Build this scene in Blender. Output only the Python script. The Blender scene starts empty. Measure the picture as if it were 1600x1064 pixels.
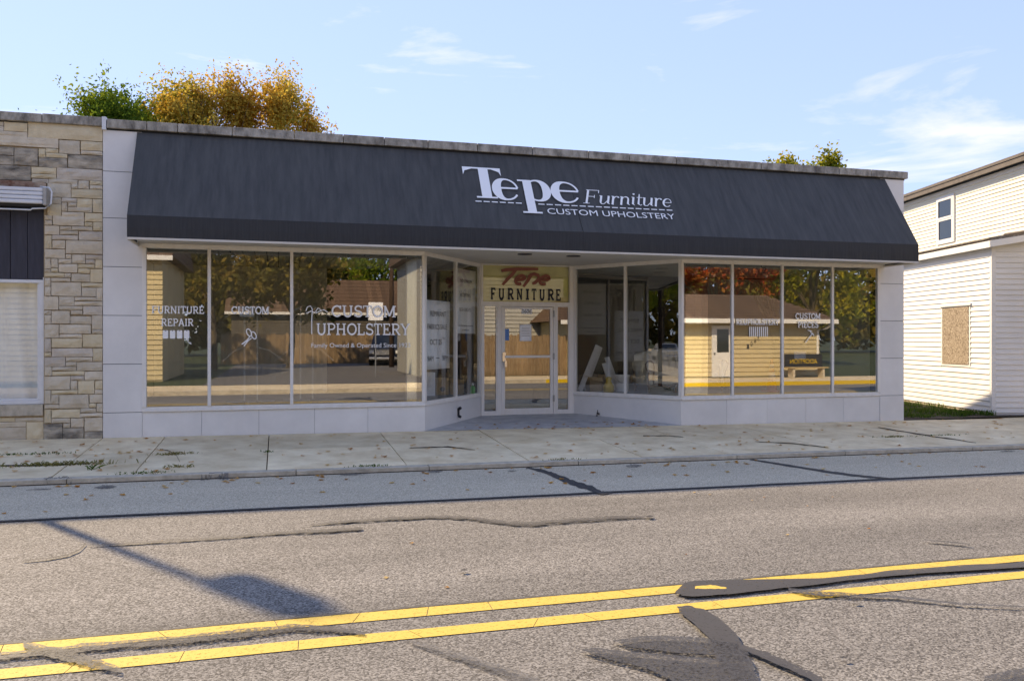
import bpy, math, random
import numpy as np
from mathutils import Vector, Matrix

SC = bpy.context.scene
COL = SC.collection
rnd = random.Random(7)

# ------------------------------------------------------------------ camera, sky, sun, exposure
FPX = 1290.0; TH = math.radians(15.83); DIST = 14.15; ZC = 1.54; Y0 = 530.0
cam_d = bpy.data.cameras.new('camera'); cam = bpy.data.objects.new('camera', cam_d); COL.objects.link(cam)
cam.location = (0, -DIST, ZC); cam.rotation_euler = (math.radians(90), 0, -TH)
cam_d.sensor_width = 36.0; cam_d.lens = FPX / 1600 * 36.0; cam_d.shift_y = -2.0 / 1600
cam_d.clip_start = 0.05; cam_d.clip_end = 3000
SC.camera = cam

SUN_ELEV = math.radians(39.0)
SUN_DIR = Vector((-0.545, 0.838, 0)).normalized()          # horizontal direction towards the sun
W = bpy.data.worlds.new('World'); SC.world = W; W.use_nodes = True
nt = W.node_tree; nt.nodes.clear()
def N(t, tree=None, **kw):
    n = (tree or nt).nodes.new(t)
    for k, v in kw.items(): setattr(n, k, v)
    return n
sky = N('ShaderNodeTexSky', sky_type='NISHITA'); sky.sun_disc = False
sky.sun_elevation = SUN_ELEV; sky.sun_rotation = math.atan2(SUN_DIR.x, SUN_DIR.y)
sky.air_density = 1.0; sky.dust_density = 0.1; sky.ozone_density = 1.6
tcw = N('ShaderNodeTexCoord'); mpw = N('ShaderNodeMapping'); mpw.inputs['Scale'].default_value = (1.3, 1.3, 6.5)
mpw.inputs['Rotation'].default_value = (0.12, -0.10, 0.5); mpw.inputs['Location'].default_value = (4.3, 2.8, 7.6)
nz1 = N('ShaderNodeTexNoise'); nz1.inputs['Scale'].default_value = 1.9; nz1.inputs['Detail'].default_value = 9
nz1.inputs['Roughness'].default_value = 0.58; nz1.inputs['Distortion'].default_value = 0.5
crw = N('ShaderNodeValToRGB'); crw.color_ramp.elements[0].position = 0.54; crw.color_ramp.elements[1].position = 0.80
mulc = N('ShaderNodeMath', operation='MULTIPLY'); mulc.inputs[1].default_value = 0.75
mixw = N('ShaderNodeMixRGB'); mixw.inputs[2].default_value = (2.9, 3.1, 3.6, 1)
hsv = N('ShaderNodeHueSaturation'); hsv.inputs['Saturation'].default_value = 1.15; hsv.inputs['Value'].default_value = 1.72
tint = N('ShaderNodeMixRGB', blend_type='MULTIPLY'); tint.inputs[0].default_value = 1.0; tint.inputs[2].default_value = (.405, .625, 1.30, 1)
gam = N('ShaderNodeGamma'); gam.inputs['Gamma'].default_value = 0.30
bgw = N('ShaderNodeBackground'); bgw.inputs['Strength'].default_value = 0.15
outw = N('ShaderNodeOutputWorld')
L = nt.links.new
L(tcw.outputs['Generated'], mpw.inputs['Vector']); L(mpw.outputs[0], nz1.inputs['Vector']); L(nz1.outputs['Fac'], crw.inputs[0])
L(crw.outputs[0], mulc.inputs[0]); L(mulc.outputs[0], mixw.inputs[0]); L(sky.outputs[0], gam.inputs[0]); L(gam.outputs[0], hsv.inputs['Color']); L(hsv.outputs[0], tint.inputs[1]); L(tint.outputs[0], mixw.inputs[1])
L(mixw.outputs[0], bgw.inputs['Color']); L(bgw.outputs[0], outw.inputs[0])

sun_d = bpy.data.lights.new('sun', 'SUN'); sun_d.energy = 2.0; sun_d.angle = math.radians(0.9); sun_d.color = (1.0, 0.97, 0.94)
sun = bpy.data.objects.new('sun', sun_d); COL.objects.link(sun); sun.location = (-20, 30, 40)
sv = Vector((SUN_DIR.x * math.cos(SUN_ELEV), SUN_DIR.y * math.cos(SUN_ELEV), math.sin(SUN_ELEV)))
sun.rotation_euler = sv.to_track_quat('Z', 'Y').to_euler()
SC.view_settings.view_transform = 'Standard'; SC.view_settings.look = 'None'
SC.view_settings.exposure = 1.75; SC.view_settings.use_white_balance = True; SC.view_settings.white_balance_temperature = 11500; SC.view_settings.white_balance_tint = 10; SC.view_settings.gamma = 1.0; SC.view_settings.use_curve_mapping = False
SC.render.engine = 'CYCLES'
SC.cycles.use_denoising = True
SC.cycles.max_bounces = 8; SC.cycles.transparent_max_bounces = 24; SC.cycles.caustics_reflective = False; SC.cycles.caustics_refractive = False
SC.cycles.sample_clamp_indirect = 8

# ------------------------------------------------------------------ photo pixel -> place
FV = (math.sin(TH), math.cos(TH)); RV = (math.cos(TH), -math.sin(TH))
def at(x, y, Y=0.0):
    u = (x - 800) / FPX; z = (DIST + Y) / (FV[1] + u * RV[1])
    return Vector((z * (FV[0] + u * RV[0]), Y, ZC - (y - Y0) * z / FPX))
def fx(x, Y=0.0): return at(x, Y0, Y).x
def fz(x, y, Y=0.0): return at(x, y, Y).z
def onplane(x, y, P, n):
    u = (x - 800) / FPX; d = Vector((FV[0] + u * RV[0], FV[1] + u * RV[1], -(y - Y0) / FPX)); c = Vector((0, -DIST, ZC))
    t = (Vector(P) - c).dot(n) / d.dot(n); return c + d * t
def gz(X, Y):
    fs = float(np.interp(Y, [-13, -8.9, -5.2, 0], [0, -.001, -.0059, -.0087]))
    p = float(np.interp(Y, [-12.9, -3.25, -3.24, -3.06, 0], [-.19, -.19, -.125, -.122, 0]))
    return p + fs * (min(max(X, -12), 25) + 2.63)
def gnd(x, y):
    z = -.15
    for i in range(40):
        u = (x - 800) / FPX; q = FPX * (ZC - z) / (y - Y0)
        X = q * (FV[0] + u * RV[0]); Y = q * (FV[1] + u * RV[1]) - DIST; z = .5 * z + .5 * gz(X, Y)
    return X, Y
def mirrored(x, y, d):                      # a thing d metres in front of the shop windows, seen in their glass
    p = at(x, y, d); return Vector((p.x, -d, p.z))

# ------------------------------------------------------------------ bfont text meshes (made before the scene fills up)
TEXT = {}
def bfont(s):
    if s not in TEXT:
        c = bpy.data.curves.new('lettering', 'FONT'); c.body = s; c.resolution_u = 3
        o = bpy.data.objects.new('lettering', c); COL.objects.link(o)
        dg = bpy.context.evaluated_depsgraph_get(); me = o.evaluated_get(dg).to_mesh()
        vs = [tuple(v.co) for v in me.vertices]; fs = [tuple(p.vertices) for p in me.polygons]
        o.evaluated_get(dg).to_mesh_clear(); bpy.data.objects.remove(o); bpy.data.curves.remove(c)
        x0 = min(v[0] for v in vs); x1 = max(v[0] for v in vs); y0 = min(v[1] for v in vs); y1 = max(v[1] for v in vs)
        TEXT[s] = ([((v[0] - x0) / (x1 - x0), (v[1] - y0) / (y1 - y0)) for v in vs], fs)
    return TEXT[s]
for s in ['Family Owned & Operated Since 1923', 'CUSTOM UPHOLSTERY', 'REMNANT', 'FABRICS SALE', 'OCT 25', 'TH', '9AM', '3PM', 'NO LONGER',
          'ACCEPTING', 'NEW ORDERS', '3606', '3601', 'ADOPTION', 'ONE WAY', '3', '6', '0', '1']: bfont(s)

# ------------------------------------------------------------------ materials
MATS = {}
def mat(name, col, rough=0.7, var=0.0, vscale=6.0, bump=0.0, bscale=60.0, metal=0.0, spec=0.4, col2=None, stretch=(1, 1, 1), isl=0.0, detail=6, obj=0.0):
    if name in MATS: return MATS[name]
    m = bpy.data.materials.new(name); m.use_nodes = True; t = m.node_tree; b = t.nodes['Principled BSDF']
    b.inputs['Roughness'].default_value = rough; b.inputs['Metallic'].default_value = metal
    b.inputs['Specular IOR Level'].default_value = spec
    b.inputs['Base Color'].default_value = (*col, 1)
    src = None
    tc = N('ShaderNodeTexCoord', t); mp = N('ShaderNodeMapping', t); mp.inputs['Scale'].default_value = stretch
    t.links.new(tc.outputs['Object'], mp.inputs['Vector'])
    if var > 0 or col2:
        nz = N('ShaderNodeTexNoise', t); nz.inputs['Scale'].default_value = vscale; nz.inputs['Detail'].default_value = detail; nz.inputs['Roughness'].default_value = .62
        t.links.new(mp.outputs[0], nz.inputs['Vector'])
        cr = N('ShaderNodeValToRGB', t); cr.color_ramp.elements[0].position = .32; cr.color_ramp.elements[1].position = .70
        c2 = col2 if col2 else tuple(min(1, c * (1 + var)) for c in col); c1 = col if col2 else tuple(c * (1 - var) for c in col)
        cr.color_ramp.elements[0].color = (*c1, 1); cr.color_ramp.elements[1].color = (*c2, 1)
        t.links.new(nz.outputs['Fac'], cr.inputs[0]); src = cr.outputs[0]
    if isl > 0 or obj > 0:
        h = N('ShaderNodeHueSaturation', t)
        if src: t.links.new(src, h.inputs['Color'])
        else: h.inputs['Color'].default_value = (*col, 1)
        mr = N('ShaderNodeMapRange', t); k = max(isl, obj); mr.inputs['To Min'].default_value = 1 - k; mr.inputs['To Max'].default_value = 1 + k
        if isl > 0: g = N('ShaderNodeNewGeometry', t); t.links.new(g.outputs['Random Per Island'], mr.inputs['Value'])
        else: g = N('ShaderNodeObjectInfo', t); t.links.new(g.outputs['Random'], mr.inputs['Value'])
        t.links.new(mr.outputs[0], h.inputs['Value']); src = h.outputs[0]
    if src: t.links.new(src, b.inputs['Base Color'])
    if bump > 0:
        n2 = N('ShaderNodeTexNoise', t); n2.inputs['Scale'].default_value = bscale; n2.inputs['Detail'].default_value = 5
        bp = N('ShaderNodeBump', t); bp.inputs['Strength'].default_value = bump; bp.inputs['Distance'].default_value = .02
        t.links.new(mp.outputs[0], n2.inputs['Vector']); t.links.new(n2.outputs['Fac'], bp.inputs['Height']); t.links.new(bp.outputs[0], b.inputs['Normal'])
    MATS[name] = m; return m

def glass_mat(name, r0=0.12, tint=(.9, .92, .9)):
    m = bpy.data.materials.new(name); m.use_nodes = True; t = m.node_tree; t.nodes.clear()
    o = N('ShaderNodeOutputMaterial', t); mx = N('ShaderNodeMixShader', t); tr = N('ShaderNodeBsdfTransparent', t); gl = N('ShaderNodeBsdfGlossy', t)
    tr.inputs[0].default_value = (*tint, 1); gl.inputs['Roughness'].default_value = 0.0; gl.inputs['Color'].default_value = (1, 1, 1, 1)
    lw = N('ShaderNodeLayerWeight', t); lw.inputs['Blend'].default_value = .5
    pw = N('ShaderNodeMath', t, operation='POWER'); pw.inputs[1].default_value = 4.0
    mr = N('ShaderNodeMapRange', t); mr.inputs['To Min'].default_value = r0; mr.inputs['To Max'].default_value = 1.0
    t.links.new(lw.outputs['Facing'], pw.inputs[0]); t.links.new(pw.outputs[0], mr.inputs['Value']); t.links.new(mr.outputs[0], mx.inputs[0])
    t.links.new(tr.outputs[0], mx.inputs[1]); t.links.new(gl.outputs[0], mx.inputs[2]); t.links.new(mx.outputs[0], o.inputs[0])
    MATS[name] = m; return m

def aggregate_mat(name, base, light, dark, scale, patch=0.12):      # road chippings
    m = bpy.data.materials.new(name); m.use_nodes = True; t = m.node_tree; b = t.nodes['Principled BSDF']; b.inputs['Roughness'].default_value = .85; b.inputs['Specular IOR Level'].default_value = .25
    tc = N('ShaderNodeTexCoord', t)
    vo = N('ShaderNodeTexVoronoi', t); vo.inputs['Scale'].default_value = scale
    cr = N('ShaderNodeValToRGB', t); e = cr.color_ramp.elements; e[0].position = .0; e[0].color = (*dark, 1); e[1].position = 1; e[1].color = (*light, 1); k = e.new(.45); k.color = (*base, 1)
    sp = N('ShaderNodeSeparateColor', t)
    nz = N('ShaderNodeTexNoise', t); nz.inputs['Scale'].default_value = .55; nz.inputs['Detail'].default_value = 7; nz.inputs['Roughness'].default_value = .65
    mp = N('ShaderNodeMapping', t); mp.inputs['Scale'].default_value = (.22, 1.5, 1)
    mr = N('ShaderNodeMapRange', t); mr.inputs['From Min'].default_value = .3; mr.inputs['From Max'].default_value = .7; mr.inputs['To Min'].default_value = 1 - patch; mr.inputs['To Max'].default_value = 1 + patch
    h = N('ShaderNodeHueSaturation', t)
    bp = N('ShaderNodeBump', t); bp.inputs['Strength'].default_value = .55; bp.inputs['Distance'].default_value = .008
    n2 = N('ShaderNodeTexNoise', t); n2.inputs['Scale'].default_value = scale * .55; n2.inputs['Detail'].default_value = 3
    k2 = t.links.new
    k2(tc.outputs['Object'], vo.inputs['Vector']); k2(vo.outputs['Color'], sp.inputs[0]); k2(sp.outputs[0], cr.inputs[0])
    k2(tc.outputs['Object'], mp.inputs['Vector']); k2(mp.outputs[0], nz.inputs['Vector']); k2(nz.outputs['Fac'], mr.inputs['Value']); k2(mr.outputs[0], h.inputs['Value'])
    k2(cr.outputs[0], h.inputs['Color']); k2(h.outputs[0], b.inputs['Base Color'])
    k2(tc.outputs['Object'], n2.inputs['Vector']); k2(n2.outputs['Fac'], bp.inputs['Height']); k2(bp.outputs[0], b.inputs['Normal'])
    MATS[name] = m; return m

def worn_mat(name, col, cover=.5, scale=40, rough=.7, soft=.08):     # thin layer with worn-through spots
    m = bpy.data.materials.new(name); m.use_nodes = True; t = m.node_tree; b = t.nodes['Principled BSDF']; b.inputs['Roughness'].default_value = rough
    b.inputs['Base Color'].default_value = (*col, 1); o = t.nodes['Material Output']
    tc = N('ShaderNodeTexCoord', t); nz = N('ShaderNodeTexNoise', t); nz.inputs['Scale'].default_value = scale; nz.inputs['Detail'].default_value = 8; nz.inputs['Roughness'].default_value = .75
    mr = N('ShaderNodeMapRange', t); mr.inputs['From Min'].default_value = cover - soft; mr.inputs['From Max'].default_value = cover + soft
    tr = N('ShaderNodeBsdfTransparent', t); mx = N('ShaderNodeMixShader', t)
    t.links.new(tc.outputs['Object'], nz.inputs['Vector']); t.links.new(nz.outputs['Fac'], mr.inputs['Value']); t.links.new(mr.outputs[0], mx.inputs[0])
    t.links.new(b.outputs[0], mx.inputs[1]); t.links.new(tr.outputs[0], mx.inputs[2]); t.links.new(mx.outputs[0], o.inputs[0])
    MATS[name] = m; return m

def leaf_mat(name, cols, rough=.6):
    m = bpy.data.materials.new(name); m.use_nodes = True; t = m.node_tree; t.nodes.clear()
    o = N('ShaderNodeOutputMaterial', t); mx = N('ShaderNodeMixShader', t); mx.inputs[0].default_value = .5
    d = N('ShaderNodeBsdfDiffuse', t); tr = N('ShaderNodeBsdfTranslucent', t); g = N('ShaderNodeNewGeometry', t); cr = N('ShaderNodeValToRGB', t)
    tc = N('ShaderNodeTexCoord', t); nz = N('ShaderNodeTexNoise', t); nz.inputs['Scale'].default_value = .45; nz.inputs['Detail'].default_value = 2
    ad = N('ShaderNodeMath', t, operation='MULTIPLY_ADD'); ad.inputs[1].default_value = .55
    sb = N('ShaderNodeMapRange', t); sb.inputs['From Min'].default_value = .3; sb.inputs['From Max'].default_value = .7; sb.inputs['To Min'].default_value = 0; sb.inputs['To Max'].default_value = .45
    el = cr.color_ramp.elements
    for i, c in enumerate(cols):
        p = i / (len(cols) - 1)
        if i == 0: el[0].position = 0; el[0].color = (*c, 1)
        elif i == len(cols) - 1: el[-1].position = 1; el[-1].color = (*c, 1)
        else: q = el.new(p); q.color = (*c, 1)
    k = t.links.new
    k(tc.outputs['Object'], nz.inputs['Vector']); k(nz.outputs['Fac'], sb.inputs['Value']); k(g.outputs['Random Per Island'], ad.inputs[0]); k(sb.outputs[0], ad.inputs[2]); k(ad.outputs[0], cr.inputs[0])
    k(cr.outputs[0], d.inputs[0]); k(cr.outputs[0], tr.inputs[0]); k(d.outputs[0], mx.inputs[1]); k(tr.outputs[0], mx.inputs[2]); k(mx.outputs[0], o.inputs[0])
    MATS[name] = m; return m

M = {}
M['road'] = aggregate_mat('road_chippings', (.152, .141, .128), (.298, .280, .258), (.060, .055, .050), 100, .24)
M['lane'] = aggregate_mat('lane_asphalt', (.49, .415, .305), (.67, .58, .44), (.28, .235, .175), 110, .10)
M['lot'] = aggregate_mat('lot_asphalt', (.13, .12, .11), (.22, .2, .19), (.06, .06, .06), 60)
M['yellow'] = worn_mat('yellow_paint', (.62, .42, .085), .63, 50, .7, .09)
M['tar'] = mat('tar', (.048, .045, .043), .7, .4, 22, .5, 90)
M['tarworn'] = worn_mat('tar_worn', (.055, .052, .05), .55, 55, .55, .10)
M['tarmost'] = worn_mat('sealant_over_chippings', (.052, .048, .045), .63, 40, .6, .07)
M['tarthin'] = worn_mat('tar_thin', (.07, .065, .06), .56, 14, .7, .12)
M['oil_or_shadow'] = worn_mat('oil_stain_and_shadow', (.09, .088, .088), .5, 9, .7, .25)  # shared by the lane oil stains and a painted shadow streak
M['slab'] = mat('concrete_slab', (.64, .48, .29), .85, .0, 2.2, .45, 130, col2=(.90, .745, .51), obj=.10, detail=10)
M['kerb'] = mat('kerb_concrete', (.38, .32, .245), .9, 0, 7, .5, 60, col2=(.62, .54, .42), detail=9)
M['recess'] = mat('worn_painted_floor', (.36, .36, .37), .6, 0, 4, .2, 50, col2=(.58, .57, .55), detail=9)
M['soil'] = mat('soil', (.06, .042, .028), .95, .4, 12, .6, 40)
M['lawn'] = mat('lawn_ground', (.035, .05, .015), .95, .4, 5, .6, 40)
M['panel'] = mat('grey_enamel_panel', (.73, .71, .68), .42, .08, 1.3, .03, 3, obj=.025)
M['dark'] = mat('dark_void', (.02, .02, .02), .9)
M['alu'] = mat('aged_white_aluminium', (.74, .70, .64), .38, 0, 9, 0, col2=(.82, .79, .75), stretch=(1, 1, .25))
M['alu_dull'] = mat('dull_aluminium', (.40, .375, .34), .45, .12, 8)
M['canvas'] = mat('black_awning_canvas_lit', (.042, .041, .039), .66, 0, 2.6, .12, 260, col2=(.072, .070, .065), stretch=(4.5, 1, .3), detail=12)  # slope paler than the valance: light falling on it is put into the colour
M['canvas2'] = mat('valance_canvas', (.020, .021, .023), .6, 0, 14, .15, 90, col2=(.032, .033, .036), stretch=(3, 1, .15), detail=5)
M['soffit'] = mat('cream_soffit', (.62, .57, .50), .6, .05, 2)
M['coping'] = mat('weathered_coping', (.13, .115, .098), .9, 0, 5, .5, 40, col2=(.50, .46, .395), stretch=(1.6, 1, .8), detail=11, obj=.12)
M['white'] = mat('white_vinyl', (.88, .87, .85), .5)
M['ink'] = mat('black_ink', (.02, .02, .025), .6)
M['paper'] = mat('white_paper', (.88, .89, .91), .7, .03, 3)
M['stone'] = mat('limestone', (.52, .43, .315), .9, 0, 4.5, .5, 28, col2=(.68, .59, .46), obj=.10, detail=10)
M['stone2'] = mat('limestone_grey', (.47, .395, .315), .9, 0, 5, .5, 28, col2=(.64, .555, .45), obj=.08, detail=10)
M['stone3'] = mat('limestone_buff', (.58, .46, .29), .9, 0, 5, .4, 28, col2=(.70, .59, .41), obj=.08, detail=10)
M['stoned'] = mat('limestone_stained', (.045, .042, .038), .9, 0, 3.2, .55, 28, col2=(.62, .53, .41), stretch=(.8, 1, 1.8), detail=12)
M['mortar'] = mat('mortar', (.40, .30, .19), .95, .2, 20, .4, 90)
M['board'] = mat('dark_painted_board', (.032, .034, .05), .5, .25, 6, .2, 40, stretch=(4, 1, .4))
M['wood'] = mat('raw_wood', (.42, .30, .15), .8, .25, 10, .2, 30)
M['rust'] = mat('rusty_steel', (.16, .045, .02), .8, 0, 6, .3, 40, col2=(.52, .40, .30), detail=9)
M['aluwhite'] = mat('white_alu_slat', (.66, .67, .68), .35, .06, 5)
M['whitepaint'] = mat('white_paint', (.74, .73, .71), .5, .05, 5)
M['curtain'] = mat('white_curtain', (.86, .87, .86), .8, .05, 4)
M['siding_w'] = mat('white_siding', (.76, .745, .71), .55, .035, 2.2, obj=.02)
M['siding_y'] = mat('cream_siding', (.78, .71, .55), .6, 0, 1.2, col2=(.82, .79, .70), obj=.03, detail=8)
M['siding_b'] = mat('beige_siding', (.56, .45, .26), .6, .06, 1.5, obj=.03)
M['siding_g'] = mat('grey_siding', (.42, .40, .35), .6, .06, 1.5, obj=.03)
M['osb'] = mat('particle_board', (.13, .085, .05), .85, 0, 24, .3, 60, col2=(.52, .43, .33), detail=6, stretch=(1, 1, 1.0))
M['shingle_old'] = mat('weathered_shingle', (.10, .085, .07), .95, 0, 16, .7, 40, col2=(.34, .29, .24), detail=8)
M['shingle'] = mat('brown_shingle', (.13, .075, .045), .9, .3, 12, .5, 40, isl=.25)
M['rooftrim'] = mat('brown_roof_edge', (.14, .115, .095), .7, .2, 6)
M['fence'] = mat('brown_fence_board', (.19, .115, .062), .9, 0, 6, .4, 30, col2=(.36, .25, .15), stretch=(5, 5, .5), obj=.2)
M['bark'] = mat('bark', (.10, .075, .052), .95, .4, 8, .8, 20, stretch=(1, 1, .3))
M['pole'] = mat('creosoted_pole', (.07, .042, .028), .9, .4, 8, .5, 30, stretch=(2, 2, .2))
M['steel'] = mat('galvanised_steel', (.35, .36, .37), .4, .1, 6, metal=.7)
M['chrome'] = mat('chrome', (.75, .75, .74), .18, metal=.9)
M['rackwhite'] = mat('cream_rack_paint', (.78, .74, .64), .4)
M['black'] = mat('black_plastic', (.018, .018, .02), .45)
M['mirror'] = mat('mirror_cladding', (.86, .88, .86), .03, metal=1.0)
M['floor_in'] = mat('display_floor', (.24, .245, .26), .6, 0, 3, .1, 40, col2=(.38, .385, .39), detail=8)
M['backdrop'] = mat('cream_backdrop', (.70, .64, .50), .85, 0, 1.4, .0, col2=(.80, .76, .64), stretch=(1.5, 1, .4))
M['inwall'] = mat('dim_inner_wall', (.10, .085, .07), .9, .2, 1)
M['ceiling_in'] = mat('perforated_ceiling', (.74, .67, .53), .6, .06, 5)
M['sofa'] = mat('cream_upholstery', (.72, .64, .50), .75, .08, 7, .1, 60)
M['sofatrim'] = mat('carved_walnut', (.16, .085, .05), .5, .2, 20)
M['card'] = mat('cardboard', (.44, .29, .15), .85, .10, 5)
M['orange'] = mat('orange_plastic', (.80, .11, .02), .5)
M['refl_white'] = mat('reflective_band', (.75, .73, .70), .4)
M['yplastic'] = mat('yellow_plastic', (.70, .45, .03), .5)
M['green_pl'] = mat('green_plastic', (.06, .42, .10), .45)
M['blue_pl'] = mat('blue_plastic', (.05, .20, .50), .4)
M['navy'] = mat('navy_car_paint', (.012, .018, .035), .2, spec=.7)
M['silver'] = mat('silver_car_paint', (.45, .46, .48), .25, metal=.4)
M['tyre'] = mat('tyre_rubber', (.015, .015, .015), .8)
M['carglass'] = mat('car_glass', (.015, .02, .022), .05, spec=.9)
M['lamp'] = mat('lamp_lens', (.75, .74, .70), .15)
M['drape'] = mat('olive_drape', (.42, .37, .22), .85, 0, 5, 0, col2=(.60, .54, .36), stretch=(7, 7, .3))
M['script'] = mat('brown_brush_lettering', (.30, .10, .07), .6)
M['signback'] = mat('yellow_sign_backing', (.74, .66, .30), .6, .08, 4)
M['glass'] = glass_mat('window_glass', .22, (.95, .96, .95))
M['glass_mid'] = glass_mat('street_facing_slanted_glass', .10, (.97, .98, .97))
M['glass_clear'] = glass_mat('slanted_window_glass', .05, (.97, .98, .97))
M['glass_door'] = glass_mat('door_glass', .26, (.62, .64, .62))
M['glass_thin'] = glass_mat('house_glass', .05, (.95, .97, .97))
M['grass'] = leaf_mat('grass_blades', [(.03, .07, .012), (.055, .12, .02), (.10, .17, .03), (.22, .20, .07)])
M['weed'] = leaf_mat('dry_weed', [(.09, .12, .03), (.20, .19, .06), (.34, .28, .12), (.28, .17, .07)])
M['lf_green'] = leaf_mat('green_leaves', [(.035, .07, .012), (.10, .17, .025), (.24, .29, .035), (.42, .40, .05)])
M['lf_yg'] = leaf_mat('yellow_green_leaves', [(.06, .10, .015), (.19, .22, .03), (.46, .38, .045), (.60, .40, .05)])
M['lf_orange'] = leaf_mat('orange_leaves', [(.20, .10, .02), (.46, .25, .05), (.62, .37, .06), (.68, .49, .11), (.42, .34, .06), (.22, .26, .04)])
M['lf_red'] = leaf_mat('red_leaves', [(.14, .03, .015), (.42, .07, .03), (.50, .13, .04), (.40, .22, .05)])
M['lf_olive'] = leaf_mat('olive_leaves', [(.04, .05, .012), (.13, .12, .03), (.26, .20, .05), (.36, .22, .06)])
M['fallen'] = leaf_mat('fallen_leaves', [(.16, .07, .03), (.50, .18, .04), (.66, .32, .08), (.74, .54, .26), (.34, .15, .07)])

# ------------------------------------------------------------------ building blocks
class MB:
    def __init__(s): s.v = []; s.f = []
    def add(s, vs, fs):
        k = len(s.v); s.v += [tuple(p) for p in vs]; s.f += [tuple(i + k for i in q) for q in fs]; return s
    def box(s, x0, x1, y0, y1, z0, z1):
        return s.add([(x0, y0, z0), (x1, y0, z0), (x1, y1, z0), (x0, y1, z0), (x0, y0, z1), (x1, y0, z1), (x1, y1, z1), (x0, y1, z1)],
                     [(0, 3, 2, 1), (4, 5, 6, 7), (0, 1, 5, 4), (1, 2, 6, 5), (2, 3, 7, 6), (3, 0, 4, 7)])
    def obox(s, a, b, thick, z0, z1, off=0.0):            # upright slab along a->b (xy), extending 'thick' to the left of a->b, shifted by off
        a = Vector(a[:2]); b = Vector(b[:2]); d = (b - a).normalized(); n = Vector((-d.y, d.x)); a = a + n * off; b = b + n * off
        c = b + n * thick; e = a + n * thick
        p = [a, b, c, e]
        return s.add([(q.x, q.y, z0) for q in p] + [(q.x, q.y, z1) for q in p], [(0, 3, 2, 1), (4, 5, 6, 7), (0, 1, 5, 4), (1, 2, 6, 5), (2, 3, 7, 6), (3, 0, 4, 7)])
    def bar(s, a, b, w, h=None, up=(0, 0, 1)):            # box beam between two points
        a = Vector(a); b = Vector(b); d = (b - a).normalized(); u = Vector(up)
        if abs(d.dot(u)) > .99: u = Vector((0, 1, 0))
        r = d.cross(u).normalized(); u = r.cross(d); h = h or w; r *= w / 2; u *= h / 2
        p = [a - r - u, a + r - u, a + r + u, a - r + u, b - r - u, b + r - u, b + r + u, b - r + u]
        return s.add(p, [(0, 1, 2, 3), (7, 6, 5, 4), (0, 4, 5, 1), (1, 5, 6, 2), (2, 6, 7, 3), (3, 7, 4, 0)])
    def tube(s, pts, r, n=8, cap=True):
        pts = [Vector(p) for p in pts]; rs = r if isinstance(r, (list, tuple)) else [r] * len(pts); vs = []; fs = []
        for i, p in enumerate(pts):
            d = (pts[min(i + 1, len(pts) - 1)] - pts[max(i - 1, 0)]).normalized(); u = Vector((0, 0, 1)) if abs(d.z) < .9 else Vector((1, 0, 0))
            a = d.cross(u).normalized(); b = d.cross(a)
            vs += [p + a * math.cos(2 * math.pi * k / n) * rs[i] + b * math.sin(2 * math.pi * k / n) * rs[i] for k in range(n)]
        for i in range(len(pts) - 1):
            for k in range(n): fs.append((i * n + k, i * n + (k + 1) % n, (i + 1) * n + (k + 1) % n, (i + 1) * n + k))
        if cap: fs.append(tuple(range(n))[::-1]); fs.append(tuple((len(pts) - 1) * n + k for k in range(n)))
        return s.add(vs, fs)
    def lathe(s, prof, c=(0, 0, 0), n=16):
        vs = [(c[0] + r * math.cos(2 * math.pi * k / n), c[1] + r * math.sin(2 * math.pi * k / n), c[2] + z) for r, z in prof for k in range(n)]
        fs = [(i * n + k, i * n + (k + 1) % n, (i + 1) * n + (k + 1) % n, (i + 1) * n + k) for i in range(len(prof) - 1) for k in range(n)]
        fs += [tuple(range(n))[::-1], tuple((len(prof) - 1) * n + k for k in range(n))]
        return s.add(vs, fs)
    def prism(s, poly, vec):                               # 3d polygon pushed along vec
        n = len(poly); v = Vector(vec); a = [Vector(p) for p in poly]
        return s.add(a + [p + v for p in a], [tuple(range(n))[::-1], tuple(range(n, 2 * n))] + [(i, (i + 1) % n, n + (i + 1) % n, n + i) for i in range(n)])
    def quad(s, *p): return s.add(p, [tuple(range(len(p)))])
    def build(s, name, m, parent=None, smooth=False, bevel=0.0, kind=None):
        me = bpy.data.meshes.new(name); me.from_pydata(s.v, [], s.f); me.update()
        if smooth:
            me.polygons.foreach_set('use_smooth', [True] * len(me.polygons))
        if m: me.materials.append(m)
        o = bpy.data.objects.new(name, me); COL.objects.link(o)
        if parent: child(o, parent)
        if bevel > 0:
            b = o.modifiers.new('bevel', 'BEVEL'); b.width = bevel; b.segments = 2; b.limit_method = 'ANGLE'
        if kind: o['kind'] = kind
        return o
def child(o, parent):
    o.parent = parent
    if parent.type == 'EMPTY': o.matrix_parent_inverse = parent.matrix_basis.inverted()
def tag(o, label, cat, group=None):
    o['label'] = label; o['category'] = cat
    if group: o['group'] = group
    return o
def thing(name, label, cat, loc=(0, 0, 0), group=None):
    o = bpy.data.objects.new(name, None); COL.objects.link(o); o.location = loc; o.empty_display_size = .2
    o.matrix_basis = Matrix.Translation(Vector(loc))
    return tag(o, label, cat, group)
def copy_tree(o, loc=None, rz=None, label=None, group=None, parent=None):
    c = o.copy(); COL.objects.link(c)
    if parent is not None: c.parent = parent
    if loc is not None: c.location = loc
    if rz is not None: c.rotation_euler = (0, 0, rz)
    if label: c['label'] = label
    if group: c['group'] = group
    for ch in [q for q in SC.objects if q.parent is o]: copy_tree(ch, parent=c)
    return c
def struct(o): o['kind'] = 'structure'; return o

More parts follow.
